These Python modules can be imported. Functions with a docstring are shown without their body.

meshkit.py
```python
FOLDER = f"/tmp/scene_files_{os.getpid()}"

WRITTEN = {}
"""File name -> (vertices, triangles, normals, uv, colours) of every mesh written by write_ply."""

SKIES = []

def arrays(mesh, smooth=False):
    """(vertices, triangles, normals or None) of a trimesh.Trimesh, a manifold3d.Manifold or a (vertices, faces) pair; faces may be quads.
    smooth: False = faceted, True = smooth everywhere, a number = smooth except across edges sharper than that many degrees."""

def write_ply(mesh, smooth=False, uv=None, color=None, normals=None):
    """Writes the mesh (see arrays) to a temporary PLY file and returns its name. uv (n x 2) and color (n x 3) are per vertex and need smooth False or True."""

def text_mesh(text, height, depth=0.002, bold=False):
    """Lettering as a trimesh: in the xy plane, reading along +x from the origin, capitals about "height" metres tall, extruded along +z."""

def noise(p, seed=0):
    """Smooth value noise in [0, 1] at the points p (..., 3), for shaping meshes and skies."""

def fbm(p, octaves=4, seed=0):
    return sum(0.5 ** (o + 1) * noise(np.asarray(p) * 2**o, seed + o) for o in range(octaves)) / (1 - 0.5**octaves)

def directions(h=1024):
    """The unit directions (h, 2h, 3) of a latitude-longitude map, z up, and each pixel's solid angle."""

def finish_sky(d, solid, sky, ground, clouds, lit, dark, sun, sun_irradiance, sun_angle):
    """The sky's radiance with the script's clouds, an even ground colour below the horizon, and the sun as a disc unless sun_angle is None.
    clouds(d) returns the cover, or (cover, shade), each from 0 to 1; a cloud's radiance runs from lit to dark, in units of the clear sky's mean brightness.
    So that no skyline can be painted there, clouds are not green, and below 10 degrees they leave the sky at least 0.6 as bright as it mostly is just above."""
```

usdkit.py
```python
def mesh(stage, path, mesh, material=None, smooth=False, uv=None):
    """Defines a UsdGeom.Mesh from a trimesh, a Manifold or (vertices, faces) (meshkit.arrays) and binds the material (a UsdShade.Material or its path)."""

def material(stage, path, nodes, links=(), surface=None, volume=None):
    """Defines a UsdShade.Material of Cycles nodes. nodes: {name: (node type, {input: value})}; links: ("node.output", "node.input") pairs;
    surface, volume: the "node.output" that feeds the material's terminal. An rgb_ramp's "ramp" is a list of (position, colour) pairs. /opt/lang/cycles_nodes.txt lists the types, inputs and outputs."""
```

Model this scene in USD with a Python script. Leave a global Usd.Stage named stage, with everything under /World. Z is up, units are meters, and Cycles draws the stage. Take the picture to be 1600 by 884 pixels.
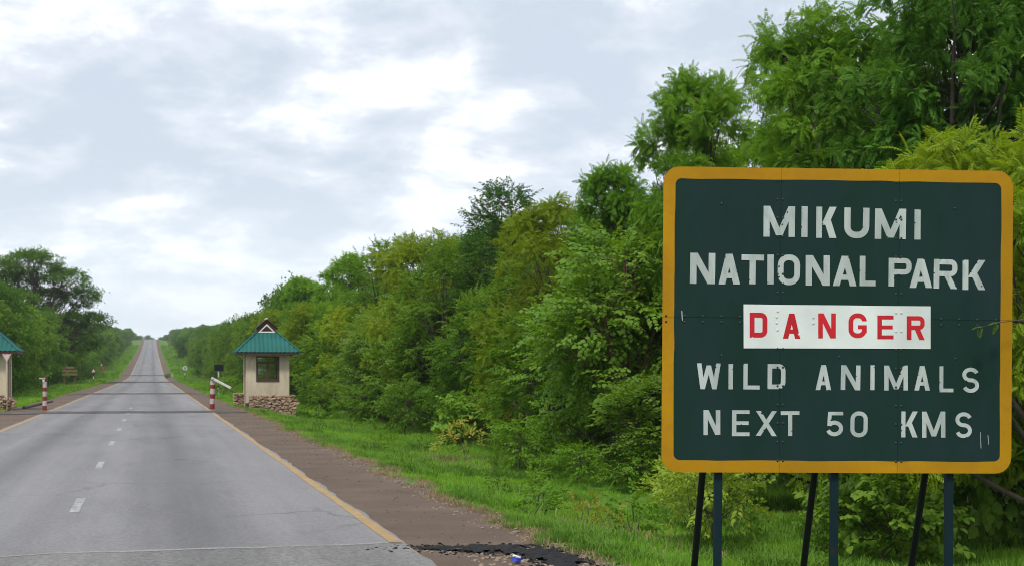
import math, numpy as np, trimesh, usdkit, meshkit
from pxr import Usd, UsdGeom, UsdLux, UsdShade, Gf, Sdf, Vt
from shapely.geometry import Polygon, LineString, box as sbox, Point
from shapely.ops import unary_union
from shapely import affinity

stage = Usd.Stage.CreateInMemory()
UsdGeom.SetStageUpAxis(stage, UsdGeom.Tokens.z)
UsdGeom.SetStageMetersPerUnit(stage, 1.0)
UsdGeom.Xform.Define(stage, '/World')
UsdGeom.Scope.Define(stage, '/World/Looks')

# ------------------------------------------------------------------ camera
F, EYE = 2300.0, 1.79                       # focal length in photo pixels, eye height
YAW = math.atan(563.0 / F)                  # the road runs along +y, the camera looks to the right of it
CY, SY = math.cos(YAW), math.sin(YAW)
cam = UsdGeom.Camera.Define(stage, '/World/camera')
cam.AddTranslateOp().Set(Gf.Vec3d(0, 0, EYE))
cam.AddRotateXYZOp().Set(Gf.Vec3f(90, 0, -math.degrees(YAW)))
cam.CreateHorizontalApertureAttr(36.0)
cam.CreateVerticalApertureAttr(36.0 * 884 / 1600)
cam.CreateFocalLengthAttr(F * 36 / 1600)
cam.CreateVerticalApertureOffsetAttr(135 * 36 / 1600)
cam.CreateFStopAttr(6.3)
cam.CreateFocusDistanceAttr(14.0)
cam.CreateClippingRangeAttr(Gf.Vec2f(0.1, 20000))
EXPOSURE = 0.85
cam.CreateExposureAttr(EXPOSURE)

# ------------------------------------------------------------------ sky and sun
SUN_EL, SUN_AZ = math.radians(58), math.radians(-150)      # azimuth = atan2(x, y)
sundir = np.array([math.cos(SUN_EL) * math.sin(SUN_AZ), math.cos(SUN_EL) * math.cos(SUN_AZ), math.sin(SUN_EL)])
sun = UsdLux.DistantLight.Define(stage, '/World/sun')
sun.CreateIntensityAttr(0.4)
sun.CreateAngleAttr(10.0)
sun.CreateColorAttr(Gf.Vec3f(1.0, 0.95, 0.87))
sun.CreateNormalizeAttr(True)
q = Gf.Rotation(Gf.Vec3d(0, 0, 1), Gf.Vec3d(*map(float, sundir)))
sun.AddOrientOp(UsdGeom.XformOp.PrecisionDouble).Set(Gf.Quatd(q.GetQuat()))

GREYC, WHITEC, LOWC = (6.7, 7.4, 8.4), (12.6, 12.6, 12.7), (8.5, 9.4, 10.3)
sky_mat = usdkit.material(stage, '/World/Looks/sky', {
    'sky': ('sky_texture', {'sky_type': 'single_scattering', 'sun_disc': False, 'sun_elevation': SUN_EL, 'sun_rotation': SUN_AZ}),
    'tc': ('texture_coordinate', {}),
    'sep': ('separate_xyz', {}),
    'zc': ('math', {'math_type': 'maximum', 'value2': 0.0}),
    'zo': ('math', {'math_type': 'add', 'value2': 0.34}),
    'inv': ('math', {'math_type': 'divide', 'value1': 1.0}),
    'pl': ('vector_math', {'math_type': 'scale'}),
    'mp': ('mapping', {'location': (5.3, 7.7, 3.1), 'scale': (1.0, 1.0, 1.0)}),
    'n1': ('noise_texture', {'scale': 6.2, 'detail': 9.0, 'roughness': 0.57, 'distortion': 0.15}),
    'n2': ('noise_texture', {'scale': 2.1, 'detail': 3.0, 'roughness': 0.5}),
    'add': ('math', {'math_type': 'multiply_add', 'value2': 0.55}),
    'sc': ('math', {'math_type': 'multiply', 'value2': 0.45}),
    'ramp': ('rgb_ramp', {'ramp': [(0.0, (0, 0, 0)), (0.43, (0.0, 0.0, 0.0)), (0.5, (0.25, 0.25, 0.25)), (0.54, (0.62, 0.62, 0.62)), (0.58, (1, 1, 1)), (1, (1, 1, 1))]}),
    'cl': ('mix', {'color1': GREYC, 'color2': WHITEC}),
    'low': ('map_range', {'range_type': 'smoothstep', 'from_min': 0.015, 'from_max': 0.15, 'to_min': 0.78, 'to_max': 0.0}),
    'lc': ('mix', {'color2': LOWC}),
    'all': ('mix', {'fac': 0.86}),
    'bg': ('background_shader', {'strength': 0.06}),
}, [('tc.generated', 'sep.vector'), ('sep.z', 'zc.value1'), ('zc.value', 'zo.value1'), ('zo.value', 'inv.value2'),
    ('tc.generated', 'pl.vector1'), ('inv.value', 'pl.scale'), ('pl.vector', 'mp.vector'),
    ('mp.vector', 'n1.vector'), ('mp.vector', 'n2.vector'), ('n2.fac', 'sc.value1'),
    ('n1.fac', 'add.value1'), ('sc.value', 'add.value3'), ('add.value', 'ramp.fac'), ('ramp.color', 'cl.fac'),
    ('sep.z', 'low.value'), ('low.result', 'lc.fac'), ('cl.color', 'lc.color1'), ('sky.color', 'all.color1'), ('lc.color', 'all.color2'), ('all.color', 'bg.color')], surface='bg.background')
dome = UsdLux.DomeLight.Define(stage, '/World/sky')
UsdShade.MaterialBindingAPI.Apply(dome.GetPrim()).Bind(sky_mat)
dome.GetPrim().SetCustomDataByKey('kind', 'structure')

# ------------------------------------------------------------------ helpers
used = {}
def numbered(parent, name):
    k = (str(parent), name)
    n = used.get(k, -1) + 1
    used[k] = n
    return f'{parent}/{name}' if n == 0 else f'{parent}/{name}_{n:03d}'

def setdata(p, label=None, cat=None, group=None, kind=None):
    for k, v in (('label', label), ('category', cat), ('group', group), ('kind', kind)):
        if v: p.SetCustomDataByKey(k, v)

def xf(name, loc=(0, 0, 0), rotz=0.0, scale=None, label=None, cat=None, group=None, kind=None, ref=None, tilt=None):
    x = UsdGeom.Xform.Define(stage, numbered('/World', name))
    x.AddTranslateOp().Set(Gf.Vec3d(*map(float, loc)))
    if rotz: x.AddRotateZOp().Set(float(math.degrees(rotz)))
    if tilt: x.AddRotateXYZOp(opSuffix='tilt').Set(Gf.Vec3f(*map(float, tilt)))
    if scale is not None: x.AddScaleOp().Set(Gf.Vec3f(*map(float, np.broadcast_to(scale, 3))))
    p = x.GetPrim()
    setdata(p, label, cat, group, kind)
    if ref:
        p.GetReferences().AddInternalReference(ref)
        p.SetInstanceable(True)
    return p

def part(parent, name, mesh, mat, smooth=False, label=None, kind=None):
    base = parent if isinstance(parent, str) else str(parent.GetPath())
    m = usdkit.mesh(stage, numbered(base, name), mesh, LOOK[mat], smooth=smooth)
    if label or kind: setdata(m.GetPrim(), label, None, None, kind)
    return m.GetPrim()

def top(name, mesh, mat, label=None, cat=None, kind=None, group=None, smooth=False):
    p = part('/World', name, mesh, mat, smooth)
    setdata(p, label, cat, group, kind)
    return p

class MB:
    def __init__(s): s.v, s.f, s.n = [], [], 0
    def add(s, v, f):
        v = np.asarray(v, float); f = np.asarray(f, int)
        if f.shape[1] == 4: f = np.vstack([f[:, [0, 1, 2]], f[:, [0, 2, 3]]])
        s.v.append(v); s.f.append(f + s.n); s.n += len(v); return s
    def tm(s, m): return s.add(m.vertices, m.faces)
    def box(s, x0, x1, y0, y1, z0, z1):
        m = trimesh.creation.box(bounds=[[min(x0, x1), min(y0, y1), min(z0, z1)], [max(x0, x1), max(y0, y1), max(z0, z1)]])
        return s.tm(m)
    def tube(s, pts, rad, sides=8, cap=True): return s.add(*tube(pts, rad, sides, cap))
    def get(s): return np.vstack(s.v), np.vstack(s.f)

def cbox(x0, x1, y0, y1, z0, z1, c=0.01):
    pts = []
    for i, x in enumerate((x0, x1)):
        for j, y in enumerate((y0, y1)):
            for k, z in enumerate((z0, z1)):
                dx, dy, dz = c * (1 - 2 * i), c * (1 - 2 * j), c * (1 - 2 * k)
                pts += [[x + dx, y + dy, z], [x + dx, y, z + dz], [x, y + dy, z + dz]]
    return trimesh.convex.convex_hull(np.array(pts))

def tube(pts, rad, sides=8, cap=True):
    p = np.asarray(pts, float); n = len(p)
    r = np.broadcast_to(np.asarray(rad, float), n)
    t = np.gradient(p, axis=0); t /= np.linalg.norm(t, axis=1, keepdims=True) + 1e-12
    ref = np.array([1.0, 0, 0]) if abs(t[:, 2]).mean() > 0.7 else np.array([0, 0, 1.0])
    a = np.cross(t, ref); a /= np.linalg.norm(a, axis=1, keepdims=True) + 1e-12
    b = np.cross(t, a)
    ang = np.arange(sides) / sides * 2 * np.pi
    v = (p[:, None] + r[:, None, None] * (a[:, None] * np.cos(ang)[None, :, None] + b[:, None] * np.sin(ang)[None, :, None])).reshape(-1, 3)
    i = np.arange(n - 1)[:, None] * sides; j = np.arange(sides)[None]
    k = (j + 1) % sides
    f = np.stack([i + j, i + k, i + sides + k, i + sides + j], -1).reshape(-1, 4)
    f = np.vstack([f[:, [0, 2, 1]], f[:, [0, 3, 2]]])
    if cap:
        v = np.vstack([v, p[:1], p[-1:]])
        c0, c1 = n * sides, n * sides + 1
        jj = np.arange(sides); kk = (jj + 1) % sides
        f = np.vstack([f, np.stack([np.full(sides, c0), jj, kk], 1)[:, [0, 1, 2]], np.stack([np.full(sides, c1), (n - 1) * sides + kk, (n - 1) * sides + jj], 1)])
    return v, f

# terrain: the road is level to 280 m, then climbs to a crest at about 1020 m
from scipy.interpolate import PchipInterpolator
_prof = PchipInterpolator([-400, 0, 200, 285, 377, 500, 626, 820, 980, 1060, 1180, 1500, 2200, 4000], [0, 0, 0, 0.15, 2.1, 5.3, 8.9, 15.2, 21.2, 21.8, 21.5, 24.2, 26, 20])
_cross = PchipInterpolator([-2000, -60, -16, -10, -7.6, -6.3, 4.05, 4.6, 5.4, 6.5, 8, 12, 25, 80, 2000], [0.5, 0.3, -0.2, -0.45, -0.28, 0, 0, -0.12, -0.32, -0.52, -0.62, -0.5, -0.2, 0.4, 0.6])
def tz(x, y):
    x, y = np.asarray(x, float), np.asarray(y, float)
    off = np.clip((np.abs(x + 1) - 5.6) / 3, 0, 1)
    w = (meshkit.noise(np.stack([x * .35, y * .35, 0 * x + 3.3], -1), 5) - 0.5) * 0.16 + (meshkit.noise(np.stack([x * 1.3, y * 1.3, 0 * x], -1), 6) - 0.5) * 0.05
    return _prof(y) + _cross(x) + off * w

def ground_at(u, v, z=0.0):                 # the ground point seen at a pixel of the photograph, at height z
    zc = F * (EYE - z) / (v - 577.0); xc = (u - 800.0) / F * zc
    return np.array([xc * CY + zc * SY, -xc * SY + zc * CY, z])
def point_at(u, v, zc):
    xc = (u - 800.0) / F * zc
    return np.array([xc * CY + zc * SY, -xc * SY + zc * CY, EYE - (v - 577.0) / F * zc])

# ------------------------------------------------------------------ materials
LOOK = {}
def mat(name, nodes, links, surface='p.BSDF', volume=None):
    LOOK[name] = usdkit.material(stage, '/World/Looks/' + name, nodes, links, surface=surface, volume=volume)

def plain(name, col, rough=0.6, scale=8.0, var=0.25, bump=0.15, metallic=0.0, spec=0.5, detail=5, bscale=None, dist=0.01):
    c = np.array(col, float)
    mat(name, {'g': ('geometry', {}), 'n': ('noise_texture', {'scale': scale, 'detail': detail, 'roughness': 0.6}),
               'r': ('rgb_ramp', {'ramp': [(0.25, tuple(c * (1 - var))), (0.75, tuple(np.minimum(c * (1 + var), 0.95)))]}),
               'n2': ('noise_texture', {'scale': bscale or scale * 4, 'detail': 4}),
               'b': ('bump', {'strength': bump, 'distance': dist}),
               'p': ('principled_bsdf', {'roughness': rough, 'metallic': metallic, 'specular_ior_level': spec})},
        [('g.position', 'n.vector'), ('g.position', 'n2.vector'), ('n.fac', 'r.fac'), ('r.color', 'p.base_color'), ('n2.fac', 'b.height'), ('b.normal', 'p.normal')])

def leaf(name, a, b, trans=0.38, rough=0.55, nscale=0.16, spec=0.1, young=None, hue=0.03, val=0.35):
    """Leaves: two tones that drift through the forest, each leaf a little different, some light passing through."""
    young = young or b
    mat(name, {'g': ('geometry', {}), 'n': ('noise_texture', {'scale': nscale, 'detail': 3.0, 'roughness': 0.6}),
               'r': ('rgb_ramp', {'ramp': [(0.3, (0, 0, 0)), (0.7, (1, 1, 1))]}),
               'm': ('mix', {'color1': a, 'color2': b}),
               'yr': ('rgb_ramp', {'ramp': [(0.0, (0, 0, 0)), (0.86, (0, 0, 0)), (0.97, (1, 1, 1))]}),
               'ym': ('mix', {'color2': young}),
               'hv': ('math', {'math_type': 'multiply_add', 'value2': hue, 'value3': 0.5 - hue / 2}),
               'wn': ('white_noise_texture', {'dimensions': '1D'}),
               'vv': ('math', {'math_type': 'multiply_add', 'value2': 2 * val, 'value3': 1 - val}),
               'oi': ('object_info', {}), 'ov': ('map_range', {'from_min': 0.0, 'from_max': 1.0, 'to_min': 0.82, 'to_max': 1.28}), 'vx': ('math', {'math_type': 'multiply'}),
               'h': ('hsv', {'saturation': 1.0}),
               'tl': ('hsv', {'hue': 0.49, 'saturation': 1.08, 'value': 1.45}),
               'p': ('principled_bsdf', {'roughness': rough, 'specular_ior_level': spec}),
               't': ('translucent_bsdf', {}), 'x': ('mix_closure', {'fac': trans})},
        [('g.position', 'n.vector'), ('n.fac', 'r.fac'), ('r.color', 'm.fac'), ('m.color', 'ym.color1'),
         ('g.random_per_island', 'yr.fac'), ('yr.color', 'ym.fac'), ('ym.color', 'h.color'), ('g.random_per_island', 'hv.value1'), ('hv.value', 'h.hue'),
         ('g.random_per_island', 'wn.w'), ('wn.value', 'vv.value1'), ('oi.random', 'ov.value'), ('ov.result', 'vx.value1'), ('vv.value', 'vx.value2'), ('vx.value', 'h.value'), ('h.color', 'p.base_color'), ('h.color', 'tl.color'), ('tl.color', 't.color'),
         ('p.BSDF', 'x.closure1'), ('t.BSDF', 'x.closure2')], surface='x.closure')

leaf('leaf_pinnate', (0.064, 0.18, 0.016), (0.125, 0.27, 0.024), young=(0.2, 0.34, 0.045))
leaf('leaf_deep', (0.042, 0.135, 0.018), (0.07, 0.185, 0.022), young=(0.12, 0.25, 0.03))
leaf('leaf_broad', (0.07, 0.18, 0.016), (0.135, 0.26, 0.026), young=(0.26, 0.31, 0.08), spec=0.22)
leaf('leaf_feather', (0.125, 0.225, 0.016), (0.195, 0.285, 0.024), young=(0.27, 0.22, 0.06))
leaf('leaf_small', (0.06, 0.165, 0.016), (0.12, 0.255, 0.024), young=(0.18, 0.31, 0.04))
leaf('leaf_dark', (0.026, 0.09, 0.018), (0.045, 0.13, 0.024), young=(0.08, 0.18, 0.035))
leaf('leaf_far', (0.055, 0.15, 0.018), (0.12, 0.235, 0.026), nscale=0.07)
leaf('leaf_far_dark', (0.042, 0.12, 0.018), (0.085, 0.18, 0.024), nscale=0.07)
leaf('leaf_shrub', (0.15, 0.27, 0.035), (0.21, 0.29, 0.04), young=(0.32, 0.31, 0.11))
leaf('leaf_yellow', (0.22, 0.26, 0.04), (0.32, 0.28, 0.045), young=(0.42, 0.3, 0.06))
leaf('grass_blade', (0.09, 0.25, 0.026), (0.155, 0.32, 0.036), young=(0.32, 0.36, 0.13), nscale=0.35, trans=0.4, rough=0.6, spec=0.12)
leaf('weed_blade', (0.06, 0.17, 0.022), (0.1, 0.22, 0.03), young=(0.24, 0.28, 0.09), nscale=0.5, trans=0.36, rough=0.6, spec=0.12)
leaf('straw', (0.22, 0.17, 0.09), (0.28, 0.23, 0.13), young=(0.17, 0.2, 0.06), nscale=0.8, trans=0.2, rough=0.8, spec=0.2)
plain('bark', (0.075, 0.058, 0.045), 0.9, 6, 0.5, 0.6, bscale=25, dist=0.02)
plain('bark_red', (0.16, 0.085, 0.055), 0.9, 6, 0.5, 0.6, bscale=25, dist=0.02)

# ground: soil and low green between the blades
mat('ground', {'g': ('geometry', {}), 'n': ('noise_texture', {'scale': 0.35, 'detail': 8.0, 'roughness': 0.65}), 'n2': ('noise_texture', {'scale': 6.0, 'detail': 6.0}),
               'r': ('rgb_ramp', {'ramp': [(0.28, (0.06, 0.12, 0.018)), (0.45, (0.09, 0.19, 0.022)), (0.58, (0.12, 0.2, 0.03)), (0.68, (0.16, 0.15, 0.07)), (0.8, (0.15, 0.11, 0.075))]}),
               'r2': ('rgb_ramp', {'ramp': [(0.3, (0.6, 0.6, 0.6)), (0.7, (1.15, 1.15, 1.15))]}), 'm': ('mix', {'mix_type': 'multiply', 'fac': 1.0}),
               'b': ('bump', {'strength': 0.8, 'distance': 0.06}), 'p': ('principled_bsdf', {'roughness': 0.9, 'specular_ior_level': 0.15})},
    [('g.position', 'n.vector'), ('g.position', 'n2.vector'), ('n.fac', 'r.fac'), ('n2.fac', 'r2.fac'), ('r.color', 'm.color1'), ('r2.color', 'm.color2'),
     ('m.color', 'p.base_color'), ('n2.fac', 'b.height'), ('b.normal', 'p.normal')])
mat('forest_floor', {'g': ('geometry', {}), 'n2': ('noise_texture', {'scale': 4.0, 'detail': 7.0, 'roughness': 0.7}),
               'r': ('rgb_ramp', {'ramp': [(0.3, (0.045, 0.04, 0.02)), (0.5, (0.06, 0.075, 0.02)), (0.7, (0.06, 0.12, 0.02))]}),
               'b': ('bump', {'strength': 0.8, 'distance': 0.05}), 'p': ('principled_bsdf', {'roughness': 0.95, 'specular_ior_level': 0.1})},
    [('g.position', 'n2.vector'), ('n2.fac', 'r.fac'), ('r.color', 'p.base_color'), ('n2.fac', 'b.height'), ('b.normal', 'p.normal')])

# asphalt: long worn tracks along the road, aggregate speckle, patches
def asphalt(name, lo, hi, speck, tracks=True, bump=0.35):
    nodes = {'g': ('geometry', {}), 's': ('separate_xyz', {}),
             'mp': ('mapping', {'scale': (1.1, 0.018, 1.0)}), 'n': ('noise_texture', {'scale': 1.0, 'detail': 5.0, 'roughness': 0.55}),
             'mb': ('mapping', {'scale': (1.0, 0.16, 1.0)}), 'big': ('noise_texture', {'scale': 0.7, 'detail': 7.0, 'roughness': 0.65}),
             'fine': ('noise_texture', {'scale': 16.0 if not tracks else 22.0, 'detail': 6.0, 'roughness': 0.95}),
             'tr': ('rgb_ramp', {'ramp': [(0.0, (0.95,) * 3), (0.12, (0.88,) * 3), (0.2, (0.97,) * 3), (0.29, (0.72,) * 3), (0.38, (1.0,) * 3), (0.47, (0.93,) * 3), (0.55, (1.0,) * 3), (0.60, (0.92,) * 3), (0.69, (0.68,) * 3), (0.80, (1.0,) * 3), (0.92, (1.08,) * 3), (1, (1.02,) * 3)]}),
             'mr': ('map_range', {'from_min': -4.6, 'from_max': 2.7, 'to_min': 0.0, 'to_max': 1.0}),
             'r': ('rgb_ramp', {'ramp': [(0.3, lo), (0.7, hi)]}), 'rb': ('rgb_ramp', {'ramp': [(0.3, (0.8,) * 3), (0.5, (1.0,) * 3), (0.72, (1.14,) * 3)]}),
             'rf': ('rgb_ramp', {'ramp': [(0.3, (1 - speck,) * 3), (0.7, (1 + speck,) * 3)]}),
             'm1': ('mix', {'mix_type': 'multiply', 'fac': 1.0}), 'm2': ('mix', {'mix_type': 'multiply', 'fac': 1.0}), 'm3': ('mix', {'mix_type': 'multiply', 'fac': 1.0 if tracks else 0.35}),
             'cw': ('noise_texture', {'scale': 2.2, 'detail': 5.0}), 'cm': ('vector_math', {'math_type': 'multiply_add', 'vector2': (0.5, 0.5, 0.5)}),
             'cv': ('voronoi_texture', {'feature': 'distance_to_edge', 'scale': 0.42}), 'cr': ('rgb_ramp', {'ramp': [(0.0, (0.6,) * 3), (0.012, (0.75,) * 3), (0.022, (1.0,) * 3), (1, (1.0,) * 3)]}),
             'cg': ('noise_texture', {'scale': 0.16, 'detail': 2.0}), 'cgr': ('rgb_ramp', {'ramp': [(0.52, (0,) * 3), (0.62, (1,) * 3)]}), 'm4': ('mix', {'mix_type': 'multiply'}),
             'sv': ('voronoi_texture', {'scale': 1.6, 'randomness': 1.0}), 'sr': ('rgb_ramp', {'ramp': [(0.0, (0.62,) * 3), (0.07, (0.78,) * 3), (0.13, (1.0,) * 3), (1, (1.0,) * 3)]}), 'm5': ('mix', {'mix_type': 'multiply', 'fac': 0.5}),
             'b': ('bump', {'strength': bump, 'distance': 0.006}), 'p': ('principled_bsdf', {'roughness': 0.72, 'specular_ior_level': 0.35})}
    mat(name, nodes, [('g.position', 'mp.vector'), ('mp.vector', 'n.vector'), ('g.position', 'mb.vector'), ('mb.vector', 'big.vector'), ('g.position', 'fine.vector'), ('g.position', 's.vector'), ('s.x', 'mr.value'), ('mr.result', 'tr.fac'),
        ('n.fac', 'r.fac'), ('big.fac', 'rb.fac'), ('fine.fac', 'rf.fac'), ('r.color', 'm1.color1'), ('rb.color', 'm1.color2'), ('m1.color', 'm2.color1'), ('rf.color', 'm2.color2'),
        ('m2.color', 'm3.color1'), ('tr.color', 'm3.color2'), ('g.position', 'cw.vector'), ('cw.color', 'cm.vector1'), ('g.position', 'cm.vector3'), ('cm.vector', 'cv.vector'), ('cv.distance', 'cr.fac'), ('g.position', 'cg.vector'), ('cg.fac', 'cgr.fac'), ('cgr.color', 'm4.fac'), ('m3.color', 'm4.color1'), ('cr.color', 'm4.color2'), ('cm.vector', 'sv.vector'), ('sv.distance', 'sr.fac'), ('m4.color', 'm5.color1'), ('sr.color', 'm5.color2'), ('m5.color', 'p.base_color'), ('fine.fac', 'b.height'), ('b.normal', 'p.normal')])
asphalt('asphalt', (0.15, 0.147, 0.153), (0.21, 0.206, 0.212), 0.5)
asphalt('asphalt_old', (0.12, 0.118, 0.116), (0.21, 0.206, 0.2), 0.8, tracks=False, bump=1.0)
plain('tar_hump', (0.085, 0.08, 0.078), 0.85, 2.0, 0.4, 0.3, spec=0.2)
mat('shoulder', {'g': ('geometry', {}), 'n': ('noise_texture', {'scale': 0.6, 'detail': 8.0, 'roughness': 0.65}), 'n2': ('noise_texture', {'scale': 38.0, 'detail': 6.0, 'roughness': 0.75}),
               'r': ('rgb_ramp', {'ramp': [(0.3, (0.098, 0.071, 0.055)), (0.5, (0.126, 0.093, 0.071)), (0.7, (0.16, 0.122, 0.096))]}),
               'r2': ('rgb_ramp', {'ramp': [(0.3, (0.62,) * 3), (0.7, (1.3,) * 3)]}), 'm': ('mix', {'mix_type': 'multiply', 'fac': 1.0}),
               'b': ('bump', {'strength': 0.9, 'distance': 0.012}), 'p': ('principled_bsdf', {'roughness': 0.92, 'specular_ior_level': 0.2})},
    [('g.position', 'n.vector'), ('g.position', 'n2.vector'), ('n.fac', 'r.fac'), ('n2.fac', 'r2.fac'), ('r.color', 'm.color1'), ('r2.color', 'm.color2'),
     ('m.color', 'p.base_color'), ('n2.fac', 'b.height'), ('b.normal', 'p.normal')])

def worn_paint(name, col, under, lo, hi, scale=14.0, rough=0.6, streak=(1, 1, 1)):
    """Paint or film worn through to what is under it."""
    c = np.array(col)
    spec = 0.12 if name.startswith('sign') else 0.35
    mat(name, {'g': ('geometry', {}), 'mp': ('mapping', {'scale': streak}), 'n': ('noise_texture', {'scale': scale, 'detail': 8.0, 'roughness': 0.7}), 'n2': ('noise_texture', {'scale': scale * .35, 'detail': 4.0}),
               'w': ('rgb_ramp', {'ramp': [(lo, (0, 0, 0)), (hi, (1, 1, 1))]}), 't': ('rgb_ramp', {'ramp': [(0.3, tuple(c * 0.72)), (0.7, tuple(c))]}),
               'm': ('mix', {'color1': under}), 'p': ('principled_bsdf', {'roughness': rough, 'specular_ior_level': spec})},
        [('g.position', 'mp.vector'), ('mp.vector', 'n.vector'), ('mp.vector', 'n2.vector'), ('n.fac', 'w.fac'), ('n2.fac', 't.fac'), ('t.color', 'm.color2'), ('w.color', 'm.fac'), ('m.color', 'p.base_color')])
worn_paint('line_yellow', (0.4, 0.25, 0.07), (0.19, 0.16, 0.13), 0.34, 0.54, 9.0)
worn_paint('line_white', (0.44, 0.44, 0.43), (0.18, 0.18, 0.18), 0.42, 0.58, 9.0)
worn_paint('sign_green', (0.008, 0.031, 0.024), (0.0125, 0.03, 0.034), 0.3, 0.6, 1.4, 0.6, streak=(1.3, 1.3, .5))
worn_paint('sign_yellow', (0.44, 0.225, 0.006), (0.33, 0.155, 0.01), 0.28, 0.55, 3.0, 0.6)
worn_paint('letter_white', (0.47, 0.51, 0.51), (0.27, 0.32, 0.32), 0.3, 0.5, 5.0, 0.6, streak=(2.6, 2.6, 0.7))
worn_paint('placard_white', (0.74, 0.78, 0.78), (0.5, 0.54, 0.54), 0.22, 0.4, 5.0, 0.5)
worn_paint('letter_red', (0.56, 0.008, 0.02), (0.5, 0.05, 0.06), 0.2, 0.36, 12.0, 0.5)
worn_paint('sign_post', (0.006, 0.022, 0.029), (0.022, 0.02, 0.018), 0.3, 0.42, 7.0, 0.7)
plain('strut_dark', (0.006, 0.008, 0.008), 0.6, 5, 0.3, 0.1, spec=0.2)
plain('rivet', (0.008, 0.02, 0.02), 0.4, 5, 0.2, 0.0)
plain('rivet_pale', (0.5, 0.52, 0.52), 0.4, 5, 0.2, 0.0)
plain('seam_dark', (0.006, 0.012, 0.012), 0.8, 5, 0.2, 0.0)
worn_paint('plaster', (0.58, 0.5, 0.37), (0.4, 0.33, 0.24), 0.28, 0.5, 3.0, 0.9, streak=(1.6, 1.6, .5))
plain('plaster_brown', (0.3, 0.22, 0.16), 0.85, 1.6, 0.12, 0.12)
plain('plinth_black', (0.02, 0.02, 0.022), 0.7, 5, 0.3, 0.1)
plain('roof_teal', (0.011, 0.1, 0.088), 0.6, 1.2, 0.25, 0.05, spec=0.25)
plain('timber_brown', (0.06, 0.03, 0.022), 0.7, 5, 0.3, 0.2)
plain('trim_white', (0.72, 0.72, 0.7), 0.6, 5, 0.1, 0.1)
plain('stone_a', (0.31, 0.205, 0.145), 0.9, 6, 0.3, 0.5, bscale=20)
plain('stone_b', (0.24, 0.155, 0.11), 0.9, 6, 0.3, 0.5, bscale=20)
plain('stone_c', (0.37, 0.27, 0.2), 0.9, 6, 0.3, 0.5, bscale=20)
plain('soil_red', (0.2, 0.105, 0.07), 0.95, 4, 0.3, 0.6)
worn_paint('post_red', (0.22, 0.028, 0.026), (0.2, 0.09, 0.08), 0.28, 0.4, 8.0)
worn_paint('post_white', (0.5, 0.46, 0.41), (0.36, 0.28, 0.22), 0.34, 0.44, 9.0)
plain('white_paint', (0.47, 0.47, 0.46), 0.55, 5, 0.1, 0.05)
plain('black_paint', (0.02, 0.02, 0.02), 0.6, 5, 0.2, 0.05)
plain('sign_brown', (0.14, 0.065, 0.03), 0.7, 3, 0.25, 0.1)
plain('board_tan', (0.15, 0.11, 0.04), 0.7, 3, 0.25, 0.1)
plain('joint_dust', (0.225, 0.22, 0.215), 0.9, 20, 0.4, 0.4)
plain('faded_red', (0.5, 0.3, 0.28), 0.7, 6, 0.2, 0.1)
plain('steel_grey', (0.2, 0.2, 0.2), 0.5, 5, 0.2, 0.05)
plain('tar_black', (0.007, 0.007, 0.008), 0.75, 12, 0.6, 1.0, bscale=30, dist=0.04, spec=0.3)
plain('gravel_pale', (0.22, 0.17, 0.13), 0.9, 8, 0.3, 0.3)
plain('gravel_dark', (0.1, 0.075, 0.06), 0.9, 8, 0.3, 0.3)
plain('litter_blue', (0.03, 0.05, 0.4), 0.4, 8, 0.1, 0.05)
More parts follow.
